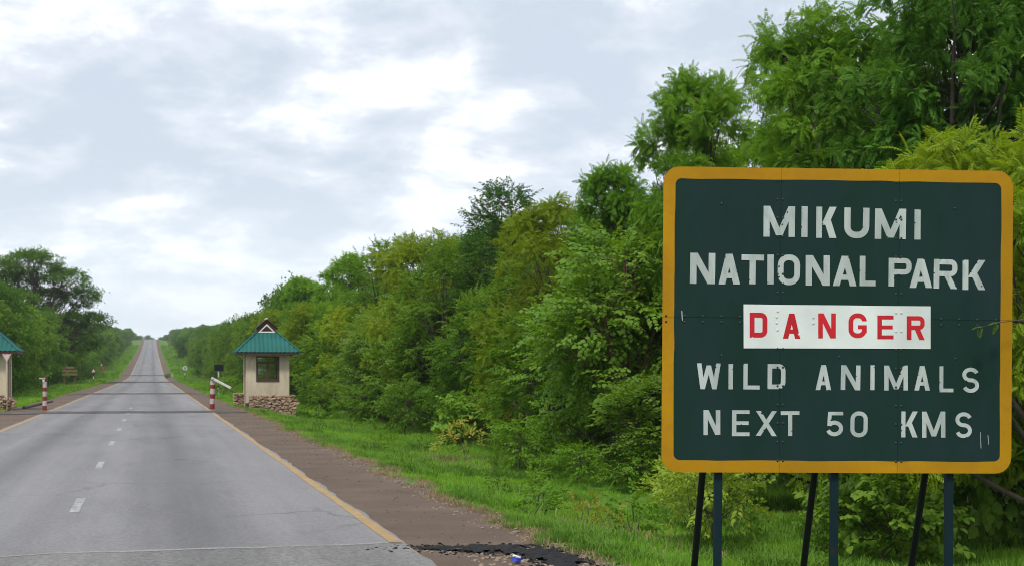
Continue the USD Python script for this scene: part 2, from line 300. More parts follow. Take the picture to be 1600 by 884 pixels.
plain('litter_white', (0.8, 0.8, 0.8), 0.4, 8, 0.05, 0.05)
mat('pane', {'f': ('fresnel', {'IOR': 2.1}), 't': ('transparent_bsdf', {'color': (0.6, 0.66, 0.64)}), 'gl': ('glossy_bsdf', {'roughness': 0.03, 'color': (0.9, 0.95, 1)}), 'x': ('mix_closure', {})},
    [('f.fac', 'x.fac'), ('t.BSDF', 'x.closure1'), ('gl.BSDF', 'x.closure2')], surface='x.closure')

# ------------------------------------------------------------------ terrain and road
def sheet(xs_of, ys, lift=0.0, wob=None):
    """A strip along the road. xs_of: lateral offsets (columns), ys: rows; wob(y) moves the first and last column."""
    xs = np.array(xs_of, float); X = np.repeat(xs[None], len(ys), 0)
    if wob: a, b = wob(np.asarray(ys)); X[:, 0] += a; X[:, -1] += b
    Y = np.repeat(np.asarray(ys, float)[:, None], len(xs), 1)
    Z = tz(X, Y) + lift if lift < 0.3 else tz(X, Y)
    n, m = X.shape
    i = (np.arange(n - 1)[:, None] * m + np.arange(m - 1)[None]).ravel()
    return np.stack([X, Y, Z], -1).reshape(-1, 3), np.stack([i, i + 1, i + m + 1, i + m], 1)

yn = np.unique(np.concatenate([np.linspace(-300, 0, 16), np.arange(0, 60, 0.5), np.arange(60, 130, 1.5), np.arange(130, 320, 6), np.arange(320, 1300, 14), np.linspace(1300, 4000, 28)]))
xn = np.unique(np.concatenate([np.linspace(-1800, -70, 10), np.linspace(-60, -18, 10), np.arange(-18, -6, 0.75), np.array([-6.2, -5, -1, 3, 3.9]), np.arange(4.1, 14, 0.35), np.linspace(14.5, 30, 10), np.linspace(36, 70, 6), np.linspace(90, 1800, 10)]))
g = sheet(xn, yn)
g[0][:, 2] -= np.where((g[0][:, 0] > -6.4) & (g[0][:, 0] < 4.0), 0.03, 0)
top('ground', g, 'ground', kind='structure', smooth=True)
RNG = np.random.default_rng(11)
# forest floor: leaf litter under the trees, both sides
yf = np.unique(np.concatenate([np.arange(8, 130, 1.5), np.arange(130, 320, 6), np.arange(320, 1300, 14)]))
def fl_wob(s):
    def w(y):
        j = (meshkit.noise(np.stack([y * .3, y * 0 + s, y * 0], -1), 21) - .5) * 1.4
        return (j, j * 0) if s > 0 else (j * 0, j)
    return w
top('forest_floor', sheet([9.0, 9.7, 10.4, 11.5, 13, 15, 18, 22, 30], yf, 0.045, fl_wob(1)), 'forest_floor', kind='structure', smooth=True)
top('forest_floor', sheet([-34, -24, -18, -15, -12.5, -11.2], yf, 0.045, fl_wob(-1)), 'forest_floor', kind='structure', smooth=True)

def edge(seed, amp, sc):
    return lambda y: (meshkit.noise(np.stack([y * sc, y * 0 + seed, y * 0], -1), seed) - .5) * amp + (meshkit.noise(np.stack([y * sc * 4, y * 0 + seed, y * 0], -1), seed + 1) - .5) * amp * .6
ys_road = np.unique(np.concatenate([np.arange(4, 40, 0.2), np.arange(40, 130, 1.0), np.arange(130, 320, 5), np.arange(320, 1500, 12)]))
top('road_shoulder', sheet([-6.15, -5.4, -4.4, 2.5, 3.2, 4.0], ys_road, 0.002, lambda y: (edge(31, .5, .8)(y), edge(33, .5, .9)(y))), 'shoulder', kind='structure')
Y_SEAM = 14.95
RX0, RX1 = -4.36, 2.535
def road_sheet(ys, lift): return sheet([RX0, -3, -1, 1, RX1], ys, lift, lambda y: (edge(41, .07, .6)(y), edge(43, .07, .7)(y)))
top('older_road_surface', road_sheet(ys_road[ys_road < Y_SEAM + 0.8], 0.010), 'asphalt_old', kind='structure')
# newer surfacing with a ragged front lip
yr = np.concatenate([[Y_SEAM], ys_road[ys_road > Y_SEAM + 0.15]])
xs = np.linspace(RX0, RX1, 60)
X = np.repeat(xs[None], len(yr), 0); X[:, 0] += edge(41, .07, .6)(yr); X[:, -1] += edge(43, .07, .7)(yr)
Y = np.repeat(yr[:, None], 60, 1); Y[0] += (meshkit.noise(np.stack([xs * 1.3, xs * 0, xs * 0], -1), 44) - .5) * .25 + (meshkit.noise(np.stack([xs * 9, xs * 0, xs * 0], -1), 45) - .5) * .07
Z = tz(X, Y) + 0.0145
vv = np.stack([X, Y, Z], -1).reshape(-1, 3); i = (np.arange(len(yr) - 1)[:, None] * 60 + np.arange(59)[None]).ravel()
lip = vv[:60].copy(); lip[:, 2] -= 0.012; lip[:, 1] -= 0.02
ii = np.arange(59); n0 = len(vv)
top('road', (np.vstack([vv, lip]), np.vstack([np.stack([i, i + 1, i + 61, i + 60], 1), np.stack([n0 + ii, n0 + ii + 1, ii + 1, ii], 1)])), 'asphalt', kind='structure')

jx = np.linspace(RX0 + .05, RX1 - .02, 60); jy = np.interp(jx, xs, Y[0]) - .03
jw = .05 + .09 * meshkit.noise(np.stack([jx * 5, jx * 0, jx * 0], -1), 46)
jv = np.vstack([np.c_[jx, jy - jw, tz(jx, jy) + .0125], np.c_[jx, jy + .012, tz(jx, jy) + .0125]]); k_ = np.arange(59)
top('road_joint', (jv, np.stack([k_, k_ + 1, k_ + 61, k_ + 60], 1)), 'joint_dust', kind='structure')
ROADL = 0.0185
def strip(x0, x1, y0, y1, step, wob, lift=ROADL):
    ys = np.arange(y0, y1 + step / 2, step)
    return sheet([x0, x1], ys, lift, lambda y: (edge(51, wob, .5)(y), edge(53, wob, .7)(y)))
b = MB(); b.add(*strip(2.38, 2.505, Y_SEAM + 0.05, 150, 0.5, 0.03)); b.add(*strip(2.37, 2.515, 150, 1100, 6, 0.03))
top('yellow_edge_line', b.get(), 'line_yellow', kind='structure')
b = MB(); b.add(*strip(-4.28, -4.155, Y_SEAM + 0.05, 150, 0.5, 0.03)); b.add(*strip(-4.29, -4.145, 150, 1100, 6, 0.03))
top('yellow_edge_line', b.get(), 'line_yellow', kind='structure')
b = MB()
for k in range(7):
    y0 = ground_at(121, 790)[1] - 1.05 + k * 8.35
    b.add(*strip(-1.0, -0.875, y0, y0 + 2.1, 0.35, 0.02))
top('white_centre_dashes', b.get(), 'line_white', kind='structure')

# four dark humps across the road and shoulders
for v in (645, 615.5, 597.5, 590.5):
    yc = ground_at(237, v)[1]; w = 0.5 if yc < 150 else 1.0; hgt = 0.08 if yc < 150 else 0.15
    t = np.linspace(-1, 1, 9); xs = np.linspace(-6.1, 3.85, 40)
    X, T = np.meshgrid(xs, t); Yh = yc + T * w + (meshkit.noise(np.stack([X * .8, X * 0 + yc, X * 0], -1), 61) - .5) * .2
    Zh = tz(X, Yh) + 0.02 + hgt * np.cos(T * np.pi / 2) * np.clip(np.minimum(X + 6.1, 3.85 - X) / .8, 0.05, 1) * (.8 + .4 * meshkit.noise(np.stack([X * 1.5, X * 0 + yc, X * 0], -1), 62))
    i = (np.arange(8)[:, None] * 40 + np.arange(39)[None]).ravel()
    where = {645: 'nearest the camera, beside the two huts', 615.5: 'second from the camera, just past the huts', 597.5: 'third from the camera, beyond the huts', 590.5: 'farthest, at the foot of the hill'}[v]
    top('speed_hump', (np.stack([X, Yh, Zh], -1).reshape(-1, 3), np.stack([i, i + 1, i + 41, i + 40], 1)), 'tar_hump', label='dark low hump across the road, ' + where, cat='speed hump', group='dark humps across the road', smooth=True)

# black tar spilled over the shoulder in front, and loose stones
def blob_sheet(poly, step, zfun):
    minx, miny, maxx, maxy = poly.bounds
    v2, f2 = trimesh.creation.triangulate_polygon(poly.segmentize(step), engine='earcut')
    return v2, f2
outline_px = [(640, 857), (690, 854), (760, 854), (830, 853), (875, 864), (915, 878), (950, 890), (880, 891), (850, 877), (800, 870), (750, 865), (700, 860)]
pts = np.array([ground_at(u, v)[:2] for u, v in outline_px])
poly = Polygon(pts).buffer(0.05).segmentize(0.05)
rr = np.array(poly.exterior.coords)[:-1]
nn = (meshkit.noise(np.stack([rr[:, 0] * 9, rr[:, 1] * 9, rr[:, 0] * 0], -1), 71) - .5) * .22
c = rr.mean(0); rr = rr + (rr - c) / np.linalg.norm(rr - c, axis=1, keepdims=True) * nn[:, None]
poly = Polygon(rr).buffer(0)
if poly.geom_type != 'Polygon': poly = max(poly.geoms, key=lambda g_: g_.area)
gx, gy = np.meshgrid(np.arange(poly.bounds[0], poly.bounds[2], 0.035), np.arange(poly.bounds[1], poly.bounds[3], 0.035))
import shapely
ins = shapely.contains_xy(poly, gx, gy)
dist = shapely.distance(shapely.points(gx, gy), poly.exterior)
gz = tz(gx, gy) + 0.006 + np.minimum(dist * .3, .02) * (0.3 + meshkit.noise(np.stack([gx * 14, gy * 14, gx * 0], -1), 72) * 1.6)
n, m = gx.shape; i = (np.arange(n - 1)[:, None] * m + np.arange(m - 1)[None])
ins &= (meshkit.noise(np.stack([gx * 5, gy * 5, gx * 0], -1), 73) * .6 + meshkit.noise(np.stack([gx * 17, gy * 17, gx * 0], -1), 74) * .4 + dist * 1.0) > .44
ok = ins[:-1, :-1] & ins[1:, :-1] & ins[:-1, 1:] & ins[1:, 1:]
ii = i[ok]
top('tar_patch', (np.stack([gx, gy, gz], -1).reshape(-1, 3), np.stack([ii, ii + 1, ii + m + 1, ii + m], 1)), 'tar_black', label='black tar spilled in a rough patch on the brown shoulder', cat='tar patch')

ico = trimesh.creation.icosphere(1)
def stones(rng, xy, size, lift=0.0, flat=0.6):
    b = MB()
    for (x, y), s in zip(xy, size):
        v = ico.vertices * (0.75 + 0.5 * rng.random((len(ico.vertices), 1))) * s * np.array([1, .8 + .4 * rng.random(), flat])
        a = rng.random() * 6.28; R = np.array([[math.cos(a), -math.sin(a), 0], [math.sin(a), math.cos(a), 0], [0, 0, 1]])
        b.add(v @ R.T + [x, y, float(tz(x, y)) + s * .25 + lift], ico.faces)
    return b.get()
xy = np.stack([RNG.uniform(2.7, 4.1, 420), 11.5 + RNG.random(420) ** 1.6 * 45], 1)
top('gravel', stones(RNG, xy, RNG.uniform(.004, .013, 420) * (1 + .012 * xy[:, 1])), 'gravel_dark', label='loose dark stones scattered over the brown road shoulder', cat='gravel', kind='stuff')
ring_ = np.array(poly.exterior.coords); pick = ring_[RNG.integers(0, len(ring_), 500)] + RNG.normal(0, .16, (500, 2)) * [1, .8]
top('tar_crumbs', stones(RNG, pick, RNG.uniform(.005, .022, 500)), 'tar_black', label='black crumbs of tar scattered round the tar patch', cat='tar crumbs', kind='stuff')
xy = np.stack([3.9 + RNG.normal(0, .16, 900) , 11 + RNG.random(900) ** 1.5 * 40], 1)
xy = np.vstack([xy, np.stack([RNG.uniform(2.9, 4.1, 220), RNG.uniform(12.4, 13.9, 220)], 1), ring_[RNG.integers(0, len(ring_), 80)] * .7 + .3 * ring_.mean(0) + RNG.normal(0, .12, (80, 2))])
top('gravel', stones(RNG, xy, RNG.uniform(.008, .024, 1200)), 'gravel_pale', label='pale stones and crumbs along the edge between shoulder and grass', cat='gravel', kind='stuff')

# ------------------------------------------------------------------ the sign
S_ZC = 12.3; S_K = F / S_ZC
sc_ = point_at(1309.5, 501, S_ZC)
s_base = float(tz(sc_[0], sc_[1])); HC = sc_[2] - s_base
ROLL = math.radians(0.42); S_ROT = -YAW + math.radians(2.6)
sc_[0] -= HC * math.sin(ROLL)
sign = xf('road_sign', (sc_[0], sc_[1], s_base), S_ROT, tilt=(0, math.degrees(ROLL), 0), label='large green national park warning sign with yellow border on posts in the grass', cat='sign')
def sl(u, v):                               # photo pixel to the sign's own plane (x, z), roll taken out
    a, b_ = (u - 1309.5) / S_K, (501 - v) / S_K
    c_, s_ = math.cos(ROLL), math.sin(ROLL)
    return a * c_ - b_ * s_, a * s_ + b_ * c_ + HC
W2, H2 = 552.5 / 2 / S_K, 474 / 2 / S_K
def rrect(x0, x1, z0, z1, r): return sbox(x0 + r, z0 + r, x1 - r, z1 - r).buffer(r, quad_segs=6)
outer = rrect(-W2, W2, HC - H2, HC + H2, 0.135)
inner = rrect(-W2 + 18.5 / S_K, W2 - 18.5 / S_K, HC - H2 + 18.5 / S_K, HC + H2 - 18.5 / S_K, 0.052)
wv = np.array(inner.segmentize(0.06).exterior.coords)      # hand-cut edge
wv += (meshkit.noise(np.c_[wv * 6, wv[:, :1] * 0], 81)[:, None] - .5) * 0.008
inner = Polygon(wv).buffer(0)
ring = outer.difference(inner)
def plate(poly, y0, y1):                    # polygon in x, z extruded along y
    out = MB()
    for p_ in getattr(poly, 'geoms', [poly]):
        if p_.geom_type != 'Polygon' or p_.area < 1e-7: continue
        m_ = trimesh.creation.extrude_polygon(p_, y1 - y0, engine='earcut')
        v_ = m_.vertices; out.add(np.c_[v_[:, 0], y1 - v_[:, 2], v_[:, 1]], m_.faces)
    return out.get()
sx1, sz1 = sl(1218, 497)[0], sl(1309, 497.5)[1]; sx2 = sl(1405, 500)[0]
cellx, cellz = [-9, sx1, sx2, 9], [-9, sz1, 9]
panels = {}
for iz in (1, 0):
    for ix in range(3):
        cell = sbox(cellx[ix] + .0012, cellz[iz] + .0012, cellx[ix + 1] - .0012, cellz[iz + 1] - .0012)
        pn = part(sign, 'panel', plate(outer.intersection(cell).buffer(-.0004), 0.0, 0.004), 'sign_green')
        part(pn, 'border_strip', plate(ring.intersection(cell), -0.0012, 0.0015), 'sign_yellow')
        panels[ix, iz] = pn
part(sign, 'backing_strip', MB().box(-W2 + .02, W2 - .02, 0.006, 0.012, sz1 - .03, sz1 + .03).box(sx1 - .03, sx1 + .03, 0.0062, 0.0122, HC - H2 + .02, HC + H2 - .02).box(sx2 - .03, sx2 + .03, 0.0064, 0.0124, HC - H2 + .02, HC + H2 - .02).get(), 'seam_dark')
for z_ in (HC - H2 * .8, HC, HC + H2 * .8):
    part(sign, 'back_rail', MB().box(-W2 + .05, W2 - .05, 0.013, 0.04, z_ - .025, z_ + .025).get(), 'sign_post')
dome_ = trimesh.creation.icosphere(1); dome_.vertices *= [0.0105, 0.005, 0.0105]
PLAC = (1160.3, 1455.7, 475.5, 544.0)
rv, rvp = MB(), MB()
def rivet(u, v):
    if any(a_ - 3 < u < b_ + 3 and c_ - 3 < v < d_ + 3 for a_, b_, c_, d_ in ((1169.8, 1197.5, 488, 527), (1222, 1249.5, 489, 528.5), (1277.5, 1305.4, 489, 528), (1325, 1354, 489, 527.4), (1371, 1396.7, 492, 529), (1417.7, 1446, 493, 530))): return
    x_, z_ = sl(u, v)
    (rvp if PLAC[0] < u < PLAC[1] and PLAC[2] < v < PLAC[3] else rv).add(dome_.vertices + [x_, -0.0035 if PLAC[0] < u < PLAC[1] and PLAC[2] < v < PLAC[3] else -.001, z_], dome_.faces)
for us in (1218, 1405):
    for v in np.arange(283, 725, 29.05):
        rivet(us - 4.2, v + (us > 1300) * 2); rivet(us + 4.2, v + (us > 1300) * 2)
for u in np.arange(1039, 1590, 28.9):
    rivet(u, 493.5 + (u - 1040) * .011); rivet(u, 502.5 + (u - 1040) * .011)
for u, v in ((1126, 319.5), (1494, 325), (1126, 555), (1311, 557), (1495, 560)): rivet(u, v)
part(sign, 'rivets', rv.get(), 'rivet', kind='stuff', smooth=True)
part(sign, 'rivets', rvp.get(), 'rivet_pale', kind='stuff', smooth=True)
for u in (1123, 1307, 1490):
    px_ = sl(u, 700)[0]
    part(sign, 'post', cbox(px_ - .032, px_ + .032, 0.042, 0.105, -0.45, HC + H2 * .9, 0.004), 'sign_post')
    top_ = np.array([px_ - .035, 0.12, HC - H2 + 1.05]); bot_ = top_ + np.array([-.03, 0.39 * (HC - H2 + 1.6), -(HC - H2 + 1.6)])
    part(sign, 'strut', tube([top_, bot_], 0.03, 10), 'strut_dark', smooth=30)

# lettering: cut strips of film, one mesh per letter
def R_(x0, y0, x1, y1): return sbox(x0, y0, x1, y1)
def D_(x0, y0, x1, y1, th): return Polygon([(x0, y0), (x0 + th, y0), (x1 + th, y1), (x1, y1)]).buffer(0)
def loop(w, h, t, r):                       # rounded outline
    return rrect(0, w, 0, h, r).difference(rrect(t, w - t, t, h - t, max(r - t, t * .25)))
def arcpath(cx, cy, rx, ry, a0, a1, n=14):
    a = np.radians(np.linspace(a0, a1, n)); return np.c_[cx + rx * np.cos(a), cy + ry * np.sin(a)]
def glyph(c, w, h, t):
    U = unary_union
    if c == 'I': return R_(0, 0, w, h)
    if c == 'L': return U([R_(0, 0, t, h), R_(0, 0, w, t * .92)])
    if c == 'T': return U([R_(0, h - t * .92, w, h), R_(w / 2 - t / 2, 0, w / 2 + t / 2, h)])
    if c == 'E': return U([R_(0, 0, t, h), R_(0, 0, w, t * .85), R_(0, h - t * .85, w, h), R_(0, h / 2 - t * .42, w * .95, h / 2 + t * .42)])
    if c == 'N': return U([R_(0, 0, t, h), R_(w - t, 0, w, h), D_(w - t * 1.15, 0, 0, h, t * 1.15)])
    if c == 'M': return U([R_(0, 0, t, h), R_(w - t, 0, w, h), D_(w / 2 - t * .5, h * .05, 0, h, t * 1.05), D_(w / 2 - t * .5, h * .05, w - t * 1.05, h, t * 1.05)])
    if c == 'W': return U([D_(w * .25 - t * .5, 0, 0, h, t), D_(w * .25 - t * .5, 0, w / 2 - t / 2, h * .92, t), D_(w * .75 - t * .5, 0, w / 2 - t / 2, h * .92, t), D_(w * .75 - t * .5, 0, w - t, h, t)])
    if c == 'A': return U([D_(0, 0, w / 2 - t * .55, h, t * 1.08), D_(w - t * 1.08, 0, w / 2 - t * .53, h, t * 1.08), R_(w * .2, h * .2, w * .8, h * .2 + t * .85)])
    if c == 'K': return U([R_(0, 0, t, h), D_(t * .9, h * .42, w - t * 1.25, h, t * 1.2), D_(w - t * 1.25, 0, t * 1.3, h * .58, t * 1.2)])
    if c == 'X': return U([D_(0, 0, w - t * 1.15, h, t * 1.15), D_(w - t * 1.15, 0, 0, h, t * 1.15)])
    if c == 'U': return U([loop(w, h, t, w * .46).intersection(R_(0, 0, w, h * .5)), R_(0, h * .42, t, h), R_(w - t, h * .42, w, h)])
    if c in 'O0': return loop(w, h, t, w * .46)
    if c == 'D': return U([R_(0, 0, t, h), loop(w, h, t, w * .38).intersection(R_(w * .4, 0, w, h)), R_(0, 0, w * .45, t), R_(0, h - t, w * .45, h)])
    if c in 'PR':
        hb = h * .58
        bowl = affinity.translate(loop(w, hb, t * .92, min(hb, w) * .42), 0, h - hb).intersection(R_(w * .4, 0, w, h))
        s = [R_(0, 0, t, h), bowl, R_(0, h - t * .92, w * .45, h), R_(0, h - hb, w * .45, h - hb + t * .92)]
        if c == 'R': s.append(D_(w - t * 1.15, 0, w * .42, h * .48, t * 1.15))
        return U(s)
    if c == 'G': return U([loop(w, h, t, w * .46).difference(R_(w * .5, h * .42, w + 1, h * .68)), R_(w * .52, h * .36, w, h * .36 + t * .85), R_(w - t, h * .2, w, h * .44)])
    if c == 'S':
        r = w / 2 - t / 2; q1 = h / 4 - t / 4 + t * .25; ry = (h - t) / 4
        p_ = np.vstack([arcpath(w / 2, h - t / 2 - ry, r, ry, 20, 180), arcpath(w / 2, h - t / 2 - ry, r, ry, 190, 268)[:, :], arcpath(w / 2, t / 2 + ry, r, ry, 88, 0), arcpath(w / 2, t / 2 + ry, r, ry, -5, -160)])
        return LineString(p_).buffer(t / 2, cap_style='flat')
    if c == '5':
        ry = h * .32 - t / 2
        p_ = np.vstack([arcpath(w / 2 - t * .2, t / 2 + ry, w / 2 - t * .3, ry, 150, -150)[::1]])
        p_ = np.vstack([[(t * .75, h * .45)], arcpath(w * .5 - t * .1, t / 2 + ry, w * .5 - t * .4, ry, 128, -160)])
        return U([LineString(p_).buffer(t / 2, cap_style='flat', join_style='round'), Polygon([(t * .2, h * .42), (t * 1.1, h * .42), (t * 1.35, h), (t * .4, h)]), R_(t * .4, h - t * .85, w, h)])

TEXT = [
 ('M', 1191.6, 1241, 322.7, 370.5, 9.8), ('I', 1251.3, 1261, 322.8, 371, 9.8), ('K', 1274.5, 1307, 323.5, 372, 9.2), ('U', 1318.7, 1358.3, 324.6, 372.3, 10), ('M', 1367.3, 1416.5, 325.8, 373.3, 10), ('I', 1430, 1439.7, 327, 374, 9.8),
 ('N', 1076.3, 1115.6, 396, 443.7, 10.2), ('A', 1121, 1154.5, 397.4, 444.5, 9.6), ('T', 1156.8, 1192, 398.2, 444, 9.8), ('I', 1197.5, 1207.7, 398.2, 444.2, 10), ('O', 1214, 1249, 398, 445.2, 9), ('N', 1258, 1296, 399, 446, 9.8), ('A', 1301.2, 1338.3, 400, 446.5, 9.6), ('L', 1343.3, 1368.4, 400, 446.5, 8.8),
 ('P', 1389, 1425.3, 403, 447, 8.8), ('A', 1422.3, 1458, 404, 449, 9.4), ('R', 1460.6, 1498, 404.6, 450.4, 8.8), ('K', 1506.4, 1543, 405.6, 452, 9.2),
 ('W', 1087, 1124, 567, 607, 7), ('I', 1136.6, 1143.6, 568, 607.3, 7), ('L', 1160, 1185.6, 567.6, 607.5, 6.6), ('D', 1198, 1226, 568, 607, 7), ('A', 1273.8, 1298.2, 569.6, 608.6, 6.6), ('N', 1313.5, 1344.2, 570, 608.6, 7), ('I', 1360.2, 1366.8, 570, 608.6, 6.6), ('M', 1382, 1419.6, 570.4, 609.2, 7), ('A', 1430, 1454.5, 571, 609.4, 6.6), ('L', 1469.7, 1491.8, 571.6, 612, 6), ('S', 1506, 1532.6, 573.6, 613, 6),
 ('N', 1097.4, 1123.6, 639.4, 678.3, 6.8), ('E', 1142, 1169.6, 639.8, 680, 6.8), ('X', 1179.5, 1212.4, 641, 680, 6.6), ('T', 1218.8, 1248, 641.4, 680, 6.4), ('5', 1290.8, 1317, 642.5, 680.6, 6.2), ('0', 1328.5, 1355.8, 642, 682.2, 6.4), ('K', 1409, 1435.2, 642.2, 682.6, 6.6), ('M', 1442, 1478.9, 642.4, 683.2, 6.8), ('S', 1495, 1521.3, 643.6, 683.8, 6)]
RED = [('D', 1169.8, 1197.5, 488.2, 526.8, 7.6), ('A', 1222.2, 1249.4, 489.5, 528.5, 7.6), ('N', 1277.5, 1305.4, 489, 528, 7.4), ('G', 1325.4, 1354.3, 488.8, 527.4, 7.4), ('E', 1371, 1396.7, 492.2, 529.2, 7.2), ('R', 1417.7, 1446, 493, 530.2, 7.4)]
CH = np.random.default_rng(77)
def chip(cx, cy, r):
    a = np.sort(CH.random(9)) * 6.283; rr_ = r * CH.uniform(.35, 1.1, 9)
    return Polygon(np.c_[cx + rr_ * np.cos(a) * 1.3, cy + rr_ * np.sin(a)]).buffer(0)
def letter(c, u0, u1, v0, v1, t, y, m_, chips, special=None):
    w, h = (u1 - u0) / S_K, (v1 - v0) / S_K
    g_ = glyph(c, w, h, t / S_K)
    p_ = [k for k in getattr(g_, 'geoms', [g_])]
    for _ in range(chips):
        e_ = g_.exterior if g_.geom_type == 'Polygon' else p_[0].exterior
        q_ = e_.interpolate(CH.random(), normalized=True)
        g_ = g_.difference(chip(q_.x, q_.y, CH.uniform(.004, .011)))
    for (fx, fy, r) in special or ():
        g_ = g_.difference(chip(fx * w, fy * h, r * .75))
    a_ = CH.normal(0, .006)
    g_ = affinity.rotate(g_, a_, use_radians=True)
    x_, z_ = sl(u0, v1)
    g_ = affinity.translate(g_, x_, z_)
    part(sign, 'letter', plate(g_, y - .0008, y + .002), m_)
for k, (c, u0, u1, v0, v1, t) in enumerate(TEXT):
    sp = {0: [(.62, .62, .02), (.6, .4, .012), (.75, .8, .012)], 4: [(.82, .72, .022), (.7, .55, .012)], 14: [(.3, .28, .024), (.5, .4, .02), (.5, 1.0, .014), (.8, .1, .02)], 10: [(.06, .6, .014), (.04, .25, .016)], 16: [(.3, 1, .012), (.95, .1, .012)], 17: [(.4, .6, .012), (.85, .12, .015)], 2: [(.3, .45, .01)], 21: [(.3, .3, .012)]}.get(k)
    letter(c, u0, u1, v0, v1, t, -0.001, 'letter_white', 2 if k % 2 else 1, sp)
x0, z0 = sl(PLAC[0], PLAC[3]); x1, z1 = sl(PLAC[1], PLAC[2] + 2.6)
part(sign, 'danger_placard', plate(Polygon([sl(1160.3, 475.5), sl(1455.7, 478), sl(1455.7, 544.4), sl(1160.6, 543.6)]), -0.003, -0.0002), 'placard_white', label='white panel carrying the red word')
for c, u0, u1, v0, v1, t in RED: letter(c, u0, u1, v0, v1, t, -0.0035, 'letter_red', 1)
# hairline scratches in the paint
for (u, v0, v1) in ((1535, 675, 700), (1547, 680, 694), (1063.5, 486, 500)):
    a_, b_ = sl(u, v0), sl(u + 1, v1)
    part(sign, 'scratch', plate(LineString([a_, b_]).buffer(.0032 if u < 1100 else .0018), -0.0016, 0.001), 'letter_white')

# ------------------------------------------------------------------ huts
HUTW = 2.03
def trap_roof(mb, half, top_half, z0, z1, k, ribs=15, thick=0.012):
    """One corrugated face of the hipped roof; k = quarter turns."""
    n = ribs * 6
    u = np.linspace(-half, half, n + 1)
    zt_ = np.where(np.abs(u) <= top_half, 1.0, (half - np.abs(u)) / (half - top_half))
    wv = 0.016 * np.sin(np.linspace(0, ribs * 2 * np.pi, n + 1))
    run = half - top_half
    nrm = np.array([0, -(z1 - z0), run]); nrm = nrm / np.linalg.norm(nrm)
    nrm = np.array([0, -abs(nrm[1]), abs(nrm[2])])
    lo = np.c_[u, np.full(n + 1, -half), np.full(n + 1, z0)] + nrm * wv[:, None]
    hi = np.c_[u, -half + run * zt_, z0 + (z1 - z0) * zt_] + nrm * (wv * (zt_ > .02))[:, None]
    a = k * np.pi / 2; R = np.array([[round(math.cos(a)), -round(math.sin(a)), 0], [round(math.sin(a)), round(math.cos(a)), 0], [0, 0, 1]])
    v = np.vstack([lo, hi, lo - nrm * thick, hi - nrm * thick]) @ R.T
    i = np.arange(n); m_ = n + 1
    mb.add(v, np.vstack([np.stack([i, i + 1, m_ + i + 1, m_ + i], 1), np.stack([2 * m_ + i + 1, 2 * m_ + i, 3 * m_ + i, 3 * m_ + i + 1], 1), np.stack([2 * m_ + i, 2 * m_ + i + 1, i + 1, i], 1)]))
